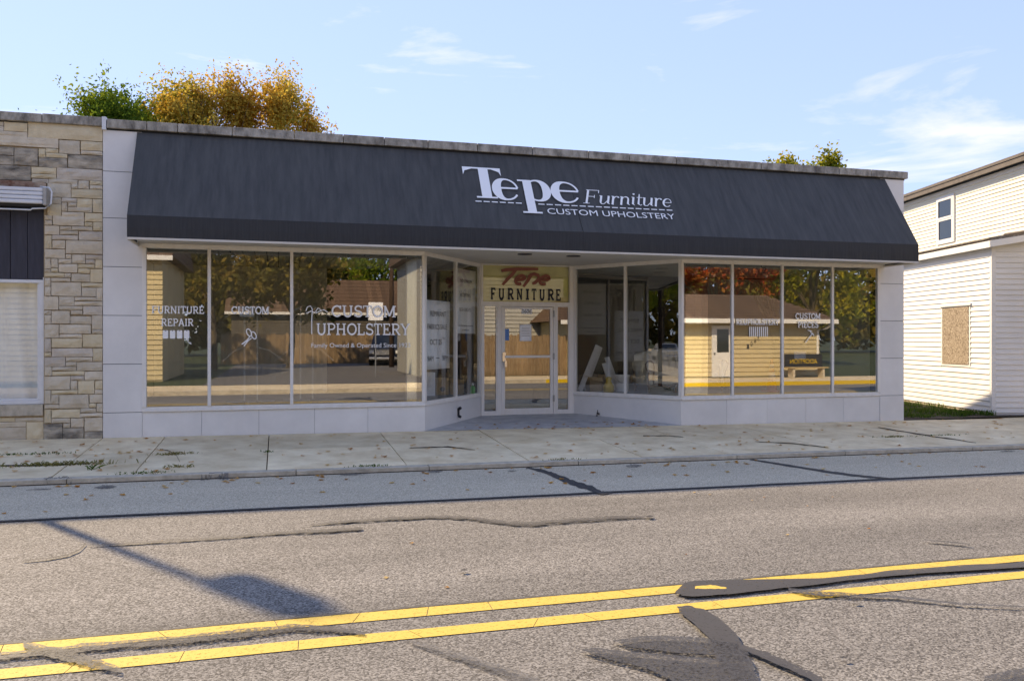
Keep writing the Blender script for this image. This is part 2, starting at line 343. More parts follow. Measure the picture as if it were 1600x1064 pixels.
# ------------------------------------------------------------------ stroke lettering
def arc(cx, cy, rx, ry, a0, a1, n=14):
    return [(cx + rx * math.cos(math.radians(a0 + (a1 - a0) * i / n)), cy + ry * math.sin(math.radians(a0 + (a1 - a0) * i / n))) for i in range(n + 1)]
def ribbon2(pts, ws):
    out = []; n = len(pts)
    if not isinstance(ws, (list, tuple)): ws = [ws] * n
    for i in range(n):
        a = pts[max(i - 1, 0)]; b = pts[min(i + 1, n - 1)]; dx = b[0] - a[0]; dy = b[1] - a[1]; l = math.hypot(dx, dy) or 1
        nx, ny = -dy / l, dx / l; w = ws[i] / 2; out.append(((pts[i][0] + nx * w, pts[i][1] + ny * w), (pts[i][0] - nx * w, pts[i][1] - ny * w)))
    return out
def slab_glyph(ch, w=.17, sl=.13, sh=.085):
    S = []; se = []                                        # strokes, serifs (x, y, half length)
    def st(*p, k=1.0): S.append((list(p), w * k))
    l = w / 2; adv = .95
    if ch == 'A': st((.12, 0), (.47, 1)); st((.45, 1), (.83, 0), k=1.1); st((.25, .33), (.70, .33), k=.7); se += [(.12, 0, .15), (.83, 0, .16)]; adv = .98
    if ch == 'C': S.append((arc(.48, .5, .40, .44, 42, 318), w)); st((.80, .66), (.80, .98), k=.7); adv = .93
    if ch == 'D': st((.2, 0), (.2, 1)); S.append(([(.05, .96)] + arc(.42, .5, .38, .46, 90, -90) + [(.05, .04)], w * .85)); adv = .95
    if ch in 'EF':
        st((.2, 0), (.2, 1)); st((.05, .955), (.74, .955), k=.66); st((.2, .5), (.55, .5), k=.66); st((.72, 1), (.72, .76), k=.6); st((.55, .64), (.55, .36), k=.5)
        if ch == 'E': st((.05, .045), (.78, .045), k=.66); st((.76, 0), (.76, .26), k=.6)
        else: se += [(.2, 0, .18)]
        adv = .88
    if ch == 'H': st((.2, 0), (.2, 1)); st((.8, 0), (.8, 1)); st((.2, .5), (.8, .5), k=.7); se += [(.2, 0, .17), (.2, 1, .17), (.8, 0, .17), (.8, 1, .17)]; adv = 1.08
    if ch == 'I': st((.24, 0), (.24, 1)); se += [(.24, 0, .19), (.24, 1, .19)]; adv = .5
    if ch == 'L': st((.2, 0), (.2, 1)); st((.05, .045), (.72, .045), k=.66); st((.70, 0), (.70, .28), k=.6); se += [(.2, 1, .17)]; adv = .82
    if ch == 'M': st((.16, 0), (.16, 1), k=.85); st((.16, 1), (.56, .1)); st((.56, .1), (.96, 1)); st((.96, 0), (.96, 1)); se += [(.16, 0, .15), (.96, 0, .17), (.11, 1, .13), (1.01, 1, .13)]; adv = 1.2
    if ch == 'N': st((.18, 0), (.18, 1), k=.85); st((.18, .98), (.82, .02)); st((.82, 0), (.82, 1), k=.85); se += [(.18, 0, .15), (.13, 1, .13), (.82, 1, .15)]; adv = 1.05
    if ch == 'O': S.append((arc(.48, .5, .40, .45, 0, 360, 24), w)); adv = .98
    if ch in 'PR':
        st((.2, 0), (.2, 1)); S.append(([(.05, .955)] + arc(.48, .72, .27, .235, 90, -90, 10) + [(.2, .485)], w * .8)); se += [(.2, 0, .18)]
        if ch == 'R': st((.45, .48), (.78, .04)); se += [(.82, .0, .11)]
        adv = .86 if ch == 'P' else .96
    if ch == 'S': S.append((arc(.42, .735, .27, .225, 30, 250, 12) + arc(.42, .27, .30, .23, 75, -155, 12), w * .92)); st((.68, .72), (.68, .97), k=.6); st((.12, .05), (.12, .28), k=.6); adv = .82
    if ch == 'T': st((.42, 0), (.42, 1)); st((.04, .955), (.80, .955), k=.66); st((.06, 1), (.06, .74), k=.6); st((.78, 1), (.78, .74), k=.6); se += [(.42, 0, .19)]; adv = .86
    if ch == 'U': S.append(([(.2, 1)] + arc(.5, .36, .30, .32, 180, 360, 14) + [(.8, 1)], w)); se += [(.2, 1, .17), (.8, 1, .15)]; adv = 1.02
    if ch == 'Y': st((.08, 1), (.45, .46)); st((.82, 1), (.45, .46), k=.85); st((.45, .5), (.45, 0)); se += [(.1, 1, .15), (.82, 1, .14), (.45, 0, .18)]; adv = .9
    if ch == ' ': adv = .45
    polys = [ribbon2(p, q) for p, q in S]
    for x, y, h in se: yy = min(max(y, sh / 2), 1 - sh / 2); polys.append(ribbon2([(x - h, yy), (x + h, yy)], sh))
    return polys, adv
def slab_word(word, **kw):
    x = 0; out = []
    for ch in word:
        ps, a = slab_glyph(ch, **kw); out += [[((p[0] + x, p[1]), (q[0] + x, q[1])) for p, q in r] for r in ps]; x += a
    xs = [p[0] for r in out for pq in r for p in pq]; x0, x1 = min(xs), max(xs)
    return [[(((p[0] - x0) / (x1 - x0), p[1]), ((q[0] - x0) / (x1 - x0), q[1])) for p, q in r] for r in out]
def put_ribbons(mb, ribs, o, ux, uy, n, eps=.0002):
    o = Vector(o); ux = Vector(ux); uy = Vector(uy); n = Vector(n)
    for i, r in enumerate(ribs):
        vs = []; k = n * (eps * (i + 1))
        for p, q in r: vs += [o + ux * p[0] + uy * p[1] + k, o + ux * q[0] + uy * q[1] + k]
        mb.add(vs, [(2 * j, 2 * j + 1, 2 * j + 3, 2 * j + 2) for j in range(len(r) - 1)])
def put_text(mb, s, o, ux, uy):
    vs, fs = TEXT[s]; o = Vector(o); ux = Vector(ux); uy = Vector(uy)
    mb.add([o + ux * v[0] + uy * v[1] for v in vs], fs)
def glass_word(s, x0, x1, yt, yb, parent, Y=-.014, slab=True, w=.175, name='lettering', m=None):
    mb = MB(); a = at(x0, yb, Y); b = at(x1, yb, Y); xm = (x0 + x1) / 2; zt = fz(xm, yt, Y); zb = fz(xm, yb, Y)
    o = Vector((a.x, Y, zb)); ux = Vector((b.x - a.x, 0, 0)); uy = Vector((0, 0, zt - zb))
    if slab: put_ribbons(mb, slab_word(s, w=w), o, ux, uy, (0, -1, 0), .0001)
    else: put_text(mb, s, o, ux, uy)
    return mb.build(name, m or M['white'], parent)

# ================================================================== THE GROUND
def sheet(name, xs, ys, m, dz=0.0, zf=None):
    vs = []; fs = []; nx = len(xs)
    for y in ys:
        for x in xs: vs.append((x, y, (zf(x, y) if zf else gz(x, y)) + dz))
    for j in range(len(ys) - 1):
        for i in range(nx - 1): fs.append((j * nx + i, j * nx + i + 1, (j + 1) * nx + i + 1, (j + 1) * nx + i))
    return struct(MB().add(vs, fs).build(name, m))
XS = [-400, -120, -40] + [i for i in range(-12, 26)] + [40, 120, 400]
g0 = struct(MB().quad((-1500, -1500, -.5), (1500, -1500, -.5), (1500, 1500, -.5), (-1500, 1500, -.5)).build('ground', M['lawn']))
road = sheet('road', XS, [-12.9, -11, -10, -9.5, -8.9, -8, -7, -6.2, -5.2], M['road'])
lane = sheet('parking_lane', XS, [-5.3, -5.2, -4.6, -4, -3.25], M['lane'], .004, lambda x, y: gz(x, min(y, -3.26)))
sheet('far_pavement', [-400, 400], [-16.2, -13.05], M['slab'], 0, lambda x, y: -.06)
sheet('far_lawn', [-400, 400], [-300, -16.2], M['lawn'], 0, lambda x, y: -.062)
sheet('parking_lot', [-2.5, 7.4], [-41, -16.0], M['lot'], 0, lambda x, y: -.05)
sheet('back_yard', [-400, 400], [.4, 300], M['lawn'], 0, lambda x, y: -.30)
fk = MB(); fk.box(-300, 10.2, -13.05, -12.9, -.4, -.055); fk.box(24, 300, -13.05, -12.9, -.4, -.055)
struct(fk.build('far_kerb', M['kerb']))
struct(MB().box(10.2, 24, -13.05, -12.9, -.4, -.055).build('yellow_kerb', M['yplastic']))

def gv(X, Y, dz=0.0): return Vector((X, Y, (gz(X, Y) if Y > -3.25 or Y < -3.26 else gz(X, Y)) + dz))
def pg(x, y, dz):
    X, Y = gnd(x, y); return Vector((X, Y, gz(X, Y) + dz))
# yellow centre lines with crossing cracks, as pieces of paint
for ya, yb in ((-9.03, -8.87), (-9.40, -9.255)):
    mb = MB()
    x = -14.0; s0 = 0; j0 = (0, 0)
    while x < 40:
        l = rnd.uniform(.35, 1.1) if x < 9 else 4; s = rnd.uniform(-.04, .04); g = .0022 if x < 9 else 0
        j = (rnd.uniform(-.005, .005), rnd.uniform(-.005, .005))
        p = [(x + g + s0, ya + j0[0]), (x + l - g + s, ya + j[0]), (x + l - g - s, yb + j[1]), (x + g - s0, yb + j0[1])]
        mb.quad(*[gv(a, b, .005) for a, b in p]); x += l; s0 = s; j0 = j
    mb.build('yellow_line', M['yellow'], road)

tar_n = [0]
def ground_strip(pts, m, parent=None, dz=None, wob=.25, sub=6, name='tar_seal_or_shadow'):     # pts in photo pixels: x, y, half height
    tar_n[0] += 1; dz = dz or (.008 + .0007 * tar_n[0]); P = []
    for i in range(len(pts) - 1):
        for k in range(sub):
            t = k / sub; a, b = pts[i], pts[i + 1]; P.append([a[q] + (b[q] - a[q]) * t for q in range(3)])
    P.append(list(pts[-1])); vs = []
    for x, y, h in P:
        h1 = h * (1 + rnd.uniform(-wob, wob)); h2 = h * (1 + rnd.uniform(-wob, wob))
        vs += [pg(x, y - h1, dz), pg(x, y + h2, dz)]
    MB().add(vs, [(2 * i, 2 * i + 1, 2 * i + 3, 2 * i + 2) for i in range(len(P) - 1)]).build(name, m, parent or road)
def tar_patch(poly, m, parent=None, name='tar_patch'):
    tar_n[0] += 1; dz = .008 + .0007 * tar_n[0]; Q = []
    for i in range(len(poly)):
        a = poly[i]; b = poly[(i + 1) % len(poly)]
        for k in range(4): t = k / 4; Q.append((a[0] + (b[0] - a[0]) * t + rnd.uniform(-1.2, 1.2), a[1] + (b[1] - a[1]) * t + rnd.uniform(-.7, .7)))
    c = (sum(p[0] for p in Q) / len(Q), sum(p[1] for p in Q) / len(Q)); n = len(Q)
    MB().add([pg(x, y, dz) for x, y in Q] + [pg(c[0], c[1], dz)], [(i, (i + 1) % n, n) for i in range(n)]).build(name, m, parent or road)
# the sealed joint between the parking lane and the road
mb = MB(); vs = []; xs = [-14 + .45 * i for i in range(70)]
for X in xs:
    k = rnd.uniform(-.012, .012); vs += [gv(X, -5.325 + k - rnd.uniform(.0, .015), .009), gv(X, -5.262 + k, .009)]
mb.add(vs, [(2 * i, 2 * i + 2, 2 * i + 3, 2 * i + 1) for i in range(len(xs) - 1)]).build('joint_seal', M['tar'], road)
mb = MB(); vs = []
for X in xs:
    k = rnd.uniform(-.008, .008); vs += [gv(X, -8.868 + k, .007), gv(X, -8.842 + k + rnd.uniform(0, .012), .007)]
mb.add(vs, [(2 * i, 2 * i + 2, 2 * i + 3, 2 * i + 1) for i in range(len(xs) - 1)]).build('joint_seal', M['tarthin'], road)
ground_strip([(822, 731, 1.0), (850, 737, 2.6), (872, 746, 4), (900, 757, 4), (925, 764, 4), (940, 771, 3), (956, 770, 1.5)], M['tar'], lane)
ground_strip([(1170, 718, .8), (1220, 726, 1.4), (1300, 739, 1.6), (1350, 745, 1.6), (1400, 749, 1)], M['tar'], lane)
for x, y, h, l in ((90, 752, 1.8, 22), (165, 762, 2.6, 17), (335, 747, 1.8, 22), (60, 766, 1, 20), (553, 742, 1.8, 22), (680, 738, 1.6, 12), (800, 737, 1, 7), (990, 729, 2.2, 12), (1575, 706, 1, 12)):
    ground_strip([(x - l, y + l * .05, .5), (x - l * .4, y, h), (x + l * .4, y - l * .03, h), (x + l, y - l * .06, .5)], M['oil_or_shadow'], lane, name='oil_stain')
ground_strip([(485, 822, 1), (540, 817, 2), (600, 813, 2.2), (680, 809, 2.2), (740, 812, 2.4), (790, 819, 3), (830, 821, 3), (900, 815, 2.8), (970, 810, 2.5), (1020, 809, 1)], M['tarthin'])
ground_strip([(140, 855, .8), (240, 849, 1.4), (340, 843, 1.6), (440, 835, 2), (520, 831, 2.6), (566, 828, 2)], M['tarthin'])
ground_strip([(36, 879, .5), (70, 876, .8), (105, 870, .9), (124, 862, 1.0), (134, 852, 1.0)], M['tar'])
# sealing smears about the centre lines, and one painted shadow streak
ground_strip([(-20, 1031, 5), (60, 1024, 6), (160, 1013, 6), (280, 1004, 6), (380, 993, 6), (460, 984, 5), (530, 987, 4), (570, 994, 2)], M['tarworn'])
ground_strip([(36, 1010, 5), (70, 1021, 9), (110, 1030, 9), (150, 1041, 8), (190, 1053, 4)], M['tarworn'])
ground_strip([(640, 1006, 2), (680, 1018, 4), (740, 1037, 6), (800, 1057, 7), (860, 1080, 8)], M['oil_or_shadow'])  # thin cast shadow painted on the road as a dark streak
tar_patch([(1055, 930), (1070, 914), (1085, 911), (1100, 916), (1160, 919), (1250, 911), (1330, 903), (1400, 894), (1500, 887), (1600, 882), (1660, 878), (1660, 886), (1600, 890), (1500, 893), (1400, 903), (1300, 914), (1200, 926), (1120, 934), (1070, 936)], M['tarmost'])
ground_strip([(1086, 922, 2), (1110, 921, 3), (1135, 923, 1)], M['yellow'], name='yellow_paint_spot')
ground_strip([(1232, 925, 2), (1270, 931, 4), (1310, 933, 3), (1400, 937, 2), (1500, 948, 1.4), (1610, 953, .8)], M['tarworn'])
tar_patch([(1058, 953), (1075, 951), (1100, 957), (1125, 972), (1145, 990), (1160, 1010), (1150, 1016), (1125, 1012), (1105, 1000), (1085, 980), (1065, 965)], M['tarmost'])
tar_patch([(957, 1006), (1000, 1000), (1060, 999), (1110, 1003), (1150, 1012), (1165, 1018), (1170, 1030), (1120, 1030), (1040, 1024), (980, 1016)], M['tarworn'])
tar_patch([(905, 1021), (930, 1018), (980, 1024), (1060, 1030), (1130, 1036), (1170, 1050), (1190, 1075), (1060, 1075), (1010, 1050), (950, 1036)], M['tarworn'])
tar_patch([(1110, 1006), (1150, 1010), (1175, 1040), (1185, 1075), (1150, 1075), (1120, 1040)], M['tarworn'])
ground_strip([(1155, 1016, 4), (1200, 1032, 6), (1240, 1050, 6), (1285, 1072, 6)], M['tarmost'])
tar_patch([(1540, 1064), (1575, 1055), (1620, 1048), (1620, 1085), (1530, 1085)], M['tarworn'])
ground_strip([(1445, 848, .7), (1480, 851, 1), (1515, 855, 1)], M['tarthin'])
for x, y in ((1015, 811), (725, 896), (1318, 1035), (1335, 945)): ground_strip([(x - 6, y, .5), (x, y - .5, 1.6), (x + 6, y, .5)], M['tar'])

# pavement slabs
walk = MB()
vs = []; 
walk = sheet('sidewalk', [-40, -12] + list(range(-11, 26)) + [60], [-3.06, -1.5, 0.02], M['soil'], -.03)
def slab(x0, x1, y0, y1, parent, m=None, name='slab', dz=0.0, zf=gz, g=.007):
    a = [(x0 + g, y0 + g), (x1 - g, y0 + g), (x1 - g, y1 - g), (x0 + g, y1 - g)]; d = dz + rnd.uniform(-.003, .003)
    t = [Vector((x, y, zf(x, y) + d + rnd.uniform(-.0015, .0015))) for x, y in a]
    MB().add([p - Vector((0, 0, .09)) for p in t] + t, [(0, 3, 2, 1), (4, 5, 6, 7), (0, 1, 5, 4), (1, 2, 6, 5), (2, 3, 7, 6), (3, 0, 4, 7)]).build(name, m or M['slab'], parent, bevel=.006)
JX = [-13, -11.3, -9.6, -7.9, -6.2, -4.45, -2.63, -1.72, -.14, 1.67, 3.40, 5.12, 6.53, 8.42, 10.05, 11.44, 13.2, 15.0, 16.8, 18.6, 20.4, 22.2, 24]
for i in range(len(JX) - 1):
    a, b = JX[i], JX[i + 1]
    if b <= -1.7: cuts = [-3.06, -2.35, -1.45, 0]
    elif abs(a - 5.12) < .01: cuts = [-3.06, -1.35, 0]
    elif a > 11: cuts = [-3.06, -.9, 0]
    else: cuts = [-3.06, 0] if i % 2 else [-3.06, -1.5, 0]
    for c, d in zip(cuts, cuts[1:]): slab(a, b, c, d, walk)
kerb = sheet('kerb', XS, [-3.245, -3.24, -3.06], M['soil'], -.05)
xk = -13.0
while xk < 26:
    l = rnd.uniform(1.5, 2.9); slab(xk, xk + l, -3.245, -3.06, kerb, M['kerb'], 'kerb_stone', 0, lambda x, y: gz(x, -3.24) + .002, .005); xk += l
for c in ([(1372, 668, .5), (1420, 676, .8), (1470, 684, .9), (1525, 692, .5)], [(0, 728, .7), (70, 727, .8), (140, 724, .5)], [(250, 702, .4), (262, 704, .6), (275, 711, .6), (281, 722, .4)], [(1180, 690, .3), (1240, 693, .6), (1290, 699, .4)], [(640, 700, .3), (700, 698, .5), (742, 703, .3)], [(1005, 681, .5), (1040, 681, .4), (1068, 683, .3)]):
    ground_strip(c, M['soil'], walk, dz=.0065, wob=.6, name='crack')
drive = struct(MB().quad((15.0, 0.02, -.16), (30, 0.02, -.19), (30, 1.5, -.19), (15.0, 1.5, -.16)).build('driveway', M['soil']))
for i in range(5): slab(15.0 + 1.8 * i, 16.8 + 1.8 * i, .0, 1.5, drive, zf=lambda x, y: -.155 + .05 * min(y, .45))
# worn painted floor of the shop entrance
XL, XR, DL, DR, RD = 2.447, 7.34, 3.92, 5.90, 1.97
def rz(x, y): return gz(x, 0) * (1 - y / RD) + .006 * (y > .01)
ef = MB(); vs = []; rows = 6
for j in range(rows + 1):
    y = RD * j / rows; xa = XL + (DL - XL) * j / rows; xb = XR + (DR - XR) * j / rows
    for i in range(9): x = xa + (xb - xa) * i / 8; vs.append((x, y, rz(x, y)))
ef.add(vs, [(j * 9 + i, j * 9 + i + 1, (j + 1) * 9 + i + 1, (j + 1) * 9 + i) for j in range(rows) for i in range(8)])
struct(ef.build('entrance_floor', M['recess']))

# ================================================================== THE FURNITURE SHOP
XA, XB = -2.63, 12.39                     # left and right ends of the front
ZS, ZG, ZT, ZH = .388, .465, 2.985, 3.06   # sill bottom, glass bottom, glass top, soffit level
shop = thing('furniture_shop', 'single storey furniture shop clad in grey panels with long black awning', 'shop', (4.9, 0, 0))
w = MB(); w.box(XA, XB, .03, .30, 3.10, 4.80); w.build('front_wall', M['panel'], shop)
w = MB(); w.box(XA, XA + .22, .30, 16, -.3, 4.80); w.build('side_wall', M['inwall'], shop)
w = MB(); w.box(XB - .22, XB, .30, 16, -.3, 4.40); w.build('side_wall', M['panel'], shop)  # unseen; top lowered to bring its shadow down on the clapboard house
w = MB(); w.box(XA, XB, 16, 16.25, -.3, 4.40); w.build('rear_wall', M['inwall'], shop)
w = MB(); w.box(XA + .22, XB - .22, .30, 16, 4.2, 4.38); w.build('roof', M['dark'], shop)
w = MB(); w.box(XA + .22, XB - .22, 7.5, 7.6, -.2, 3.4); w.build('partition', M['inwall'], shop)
# pillars of stacked panels, dark core behind the joints
XPL, XPR = fx(222), fx(1374.8)
for a, b in ((XA, XPL), (XPR, XB)):
    w = MB(); w.box(a + .004, b - .004, .012, .30, -.3, 4.79); w.build('pillar_core', M['dark'], shop)
    zs = [-.25, ZS, 1.15, 1.912, 2.674, 3.436, 4.165, 4.81]
    for c, d in zip(zs, zs[1:]):
        w = MB(); w.box(a, b, -.004 - rnd.uniform(0, .002), .012, c + .004, d - .004); w.build('panel', M['panel'], shop, bevel=.003)
# low wall of panels under the windows
jl = [fx(q) for q in (222, 315, 404.5, 491.6, 575)] + [XL]; jr = [XR] + [fx(q) for q in (1135.8, 1199, 1259.5, 1318)] + [XPR]
for js in (jl, jr):
    w = MB(); w.box(js[0], js[-1], .03, .16, -.3, ZS - .01); w.build('low_wall', M['dark'], shop)
    for a, b in zip(js, js[1:]):
        w = MB(); w.box(a + .002, b - .002, .008 - rnd.uniform(0, .002), .03, -.25, ZS - .004); w.build('panel', M['panel'], shop, bevel=.002)
w = MB(); w.obox((XL, .008), (DL, RD), .12, -.25, ZS - .004); lw = w.build('panel', M['panel'], shop, bevel=.002)
w = MB(); w.obox((DR, RD), (XR, .008), .12, -.25, ZS - .004); rw = w.build('panel', M['panel'], shop, bevel=.002)
# outlet cover and hose bib on the slanted low walls
d1 = (Vector((DL, RD)) - Vector((XL, 0))).normalized(); n1 = Vector((d1.y, -d1.x)); p1 = Vector((XL, 0)) + d1 * 1.36 + n1 * .012
w = MB(); w.tube([(p1.x, p1.y, .10), (p1.x, p1.y, .24)], .022, 8); w.tube([(p1.x, p1.y, .22), (p1.x + n1.x * .05, p1.y + n1.y * .05, .255)], .028, 8); w.tube([(p1.x, p1.y, .10), (p1.x + n1.x * .05, p1.y + n1.y * .05, .075)], .026, 8)
w.build('outlet', M['black'], lw)
d2 = (Vector((XR, 0)) - Vector((DR, RD))).normalized(); n2 = Vector((d2.y, -d2.x)); p2 = Vector((DR, RD)) + d2 * .62 + n2 * .012
w = MB(); w.tube([(p2.x, p2.y, .03), (p2.x + n2.x * .06, p2.y + n2.y * .06, .05), (p2.x + n2.x * .08, p2.y + n2.y * .08, -.01)], .018, 8); w.tube([(p2.x + n2.x * .05, p2.y + n2.y * .05, .05), (p2.x + n2.x * .05, p2.y + n2.y * .05, .11)], .008, 6)
w.build('hose_tap', M['black'], rw)
# coping stones along the parapet
cx = XA + .06; first = True
for jp in (230, 278, 363, 460, 536, 600, 668, 745, 831, 918, 982, 1055, 1117, 1187, 1239, 1309, 1359, 1391, 1419):
    nxp = fx(jp) if jp < 1410 else XB + .07
    if nxp - cx < .2: continue
    w = MB(); h = rnd.uniform(-.006, .006); w.box(cx + .005, nxp - .005, -.055 + h, .34, 4.832, 4.972 + h * .6); w.build('coping_stone', M['coping'], shop, bevel=.008); cx = nxp
w = MB(); w.box(XA + .01, XB + .02, .0, .30, 4.80, 4.836); w.build('coping_bed', M['dark'], shop)
w = MB(); w.box(XA - .005, XA + .055, -.06, .3, 4.80, 5.0); w.build('coping_flashing', M['aluwhite'], shop)

# the awning
AL, AR, AP, AK, AB, AT = -2.135, 11.92, .93, 3.368, 3.008, 4.80
SL = [(AL, -.012, AT), (AR, -.012, AT), (AR, -AP, AK), (AL, -AP, AK)]
aw = MB(); nX = 60; nS = 8
def awp(i, j):                                                   # gentle sag of the cloth between its frames
    t = j / nS; X = AL + (AR - AL) * i / nX; sag = .010 * math.sin(math.pi * t) * (1 - abs(math.cos(math.pi * i / 6.0)) ** 3)
    return Vector((X, -.012 + (-AP + .012) * t + sag * .8, AT + (AK - AT) * t - sag * .6))
vs = [awp(i, j) for j in range(nS + 1) for i in range(nX + 1)]
aw.add(vs, [(j * (nX + 1) + i, (j + 1) * (nX + 1) + i, (j + 1) * (nX + 1) + i + 1, j * (nX + 1) + i + 1) for j in range(nS) for i in range(nX)])
awning = aw.build('awning', M['canvas'], shop, smooth=True); awning['label'] = 'black canvas slope with white shop lettering'
w = MB(); vs = []
for i in range(241):
    X = AL + (AR - AL) * i / 240; k = .004 * math.sin(i * 1.3) + rnd.uniform(-.0015, .0015); vs += [(X, -AP, AK), (X, -AP - .004 + k * .4, (AK + AB) / 2), (X, -AP + k, AB + .03)]
w.add(vs, [(3 * i + q, 3 * i + q + 1, 3 * i + 4 + q, 3 * i + 3 + q) for i in range(240) for q in (0, 1)]); w.build('valance', M['canvas2'], awning)
for X in (AL, AR):
    w = MB(); w.add([(X, -.012, AT), (X, -AP, AK), (X, -AP, AB + .03), (X, -.012, AB + .03)], [(0, 1, 2, 3)]); w.build('end_cloth', M['canvas2'], awning)
w = MB(); w.box(AL, AR, -AP - .012, -AP + .02, AB, AB + .032); w.box(AL - .003, AL + .03, -AP + .021, -.01, AB, AB + .032); w.box(AR - .03, AR + .003, -AP + .021, -.01, AB, AB + .032); w.build('frame', M['soffit'], awning)
sfm = MB(); sfm.box(AL + .05, AR - .05, -AP + .03, -.002, ZH, ZH + .03); sfm.build('soffit', M['soffit'], awning)
w = MB(); w.bar((fx(878) + .02, -.004, AT), (fx(878) + .06, -AP - .004, AK), .007, .004); w.build('seam', M['dark'], awning)
w = MB(); w.prism([(XL - .02, 0.0, ZH), (XR + .02, 0, ZH), (DR + .02, RD + .05, ZH), (DL - .02, RD + .05, ZH)], (0, 0, .03)); ent = w.build('entrance_soffit', M['soffit'], shop)
for px, py in ((820, 397), (896, 400)):
    p = onplane(px, py, (0, 0, ZH), Vector((0, 0, 1))); w = MB(); w.lathe([(.13, -.012), (.13, .0), (.09, .0), (.085, -.004)], (p.x, p.y, ZH), 20); w.build('recessed_light', M['black'], ent)

# white lettering on the awning slope
sn = Vector((0, -(AT - AK), -(AP - .012))).normalized(); sn = Vector((0, -(AT - AK), AP - .012)).normalized()
sup = Vector((0, AP - .012, AT - AK)).normalized(); sP = Vector((0, -.012, AT)) + sn * .012
def aw2(zx, zy): p = onplane(690 + zx / 4, 240 + zy / 4, sP, sn); return p.x, (p - sP).dot(sup)
def aw_put(ribs, name):
    mb = MB(); put_ribbons(mb, ribs, (0, sP.y, sP.z), (1, 0, 0), sup, sn, .0003); return mb.build(name, M['white'], awning)
tx, tb = aw2(262, 278); _, tt = aw2(238, 88); H = tt - tb                 # cap height of the big T
x0, _ = aw2(125, 100); xe0, _ = aw2(330, 250); xp0, _ = aw2(480, 250); xe1, _ = aw2(693, 250); xe2, _ = aw2(857, 250)
def contrast_e(x, w, b, h, thick, thin):
    cx = x + w * .5; cy = b + h * .5; pts = arc(cx, cy, w * .47, h * .5, 8, 330, 34); ws = []
    for i in range(len(pts)):
        a = math.radians(8 + 322 * i / 34); k = max(0, -math.cos(a)) ** 1.3; ws.append(thin + (thick - thin) * k)
    pts = [(p[0] + (thick * .42) * max(0, -math.cos(math.radians(8 + 322 * i / 34))) ** 1.3 * .6, p[1]) for i, p in enumerate(pts)]
    return [ribbon2(pts, ws), ribbon2([(x + w * .17, cy + h * .06), (x + w * .97, cy + h * .06)], thin * 1.1)]
xh = H * .66; tk = H * .235; tn = H * .05
xtl, _ = aw2(128, 95); xtr, _ = aw2(362, 95); tcx, _ = aw2(270, 180)
rb = [ribbon2([(tcx, tb), (tcx, tb + H)], tk * 1.05), ribbon2([(xtl, tb + H - tn / 2), (xtr, tb + H - tn / 2)], tn), ribbon2([(tcx - .26 * H, tb + tn / 2), (tcx + .26 * H, tb + tn / 2)], tn)]
for e, s in ((xtl, 1), (xtr, -1)): rb.append([((e, tb + H), (e, tb + H * .74)), ((e + s * .10 * H, tb + H), (e + s * .05 * H, tb + H * .87)), ((e + s * .25 * H, tb + H), (e + s * .25 * H, tb + H * .955))])
rb += contrast_e(xe0, xp0 - xe0 + .02 * H, tb - H * .015, xh, tk, tn)
pst = xp0 + .27 * H; db = tb - H * .42
rb += [ribbon2([(pst, db), (pst, tb + xh)], tk * .95), ribbon2([(pst - .24 * H, db + tn / 2), (pst + .25 * H, db + tn / 2)], tn), ribbon2([(pst - .24 * H, tb + xh - tn / 2), (pst, tb + xh - tn / 2)], tn)]
pw = xe1 - pst - .05 * H; bp = arc(pst + pw * .42, tb + xh * .49, pw * .50, xh * .5, 140, -140, 28); bw = [tn + (tk * .95 - tn) * max(0, math.cos(math.radians(140 - 280 * i / 28))) ** 1.4 for i in range(29)]
rb.append(ribbon2([(p[0] - bw[i] * .22, p[1]) for i, p in enumerate(bp)], bw))
rb += contrast_e(xe1, xe2 - xe1 + .01 * H, tb - H * .015, xh, tk, tn)
aw_put(rb, 'lettering')
# 'Furniture' in a light italic
fx0, fb = aw2(893, 312); fx1, fb2 = aw2(1437, 333); _, ft = aw2(935, 228); FH = ft - fb; sh = .27
def ital(glyphs):
    x = 0; out = []
    for st, adv in glyphs:
        for pts, ws in st: out.append(ribbon2([(p[0] + x + p[1] * sh, p[1]) for p in pts], ws))
        x += adv
    return out, x
a_, b_ = .105, .04
gF = ([([(.1, 0), (.1, 1)], a_), ([(.0, .98), (.66, .98)], b_), ([(.1, .52), (.45, .52)], b_), ([(-.06, .02), (.26, .02)], b_), ([(.64, .98), (.64, .78)], b_), ([(.45, .62), (.45, .42)], b_)], .74)
gu = ([([(.06, .62), (.06, .2)] + arc(.19, .15, .13, .13, 180, 300, 8) + [(.42, .3)], [a_, a_] + [a_ * .8 - .05 * i / 9 for i in range(9)] + [b_]), ([(.44, .62), (.44, .08), (.54, .03)], [a_, a_, b_]), ([(-.03, .6), (.06, .6)], b_)], .60)
gr = ([([(.08, 0), (.08, .62)], a_), ([(.08, .38)] + arc(.27, .45, .14, .15, 160, 50, 6), b_ * 1.3), ([(.33, .57), (.35, .5)], .09), ([(-.02, .6), (.08, .6)], b_)], .44)
gn = ([([(.08, 0), (.08, .62)], a_), ([(.08, .36)] + arc(.27, .44, .15, .16, 165, 10, 8) + [(.42, .1), (.52, .03)], [b_] * 5 + [a_ * .8] * 5 + [a_, b_]), ([(-.02, .6), (.08, .6)], b_)], .60)
gi = ([([(.08, .62), (.08, .1), (.18, .03)], [a_, a_, b_]), ([(-.02, .6), (.08, .6)], b_), (arc(.08, .83, .03, .03, 0, 330, 8), .07)], .27)
gt = ([([(.1, .85), (.1, .12), (.22, .03), (.29, .1)], [.05, a_, b_, b_]), ([(-.02, .6), (.28, .6)], b_)], .33)
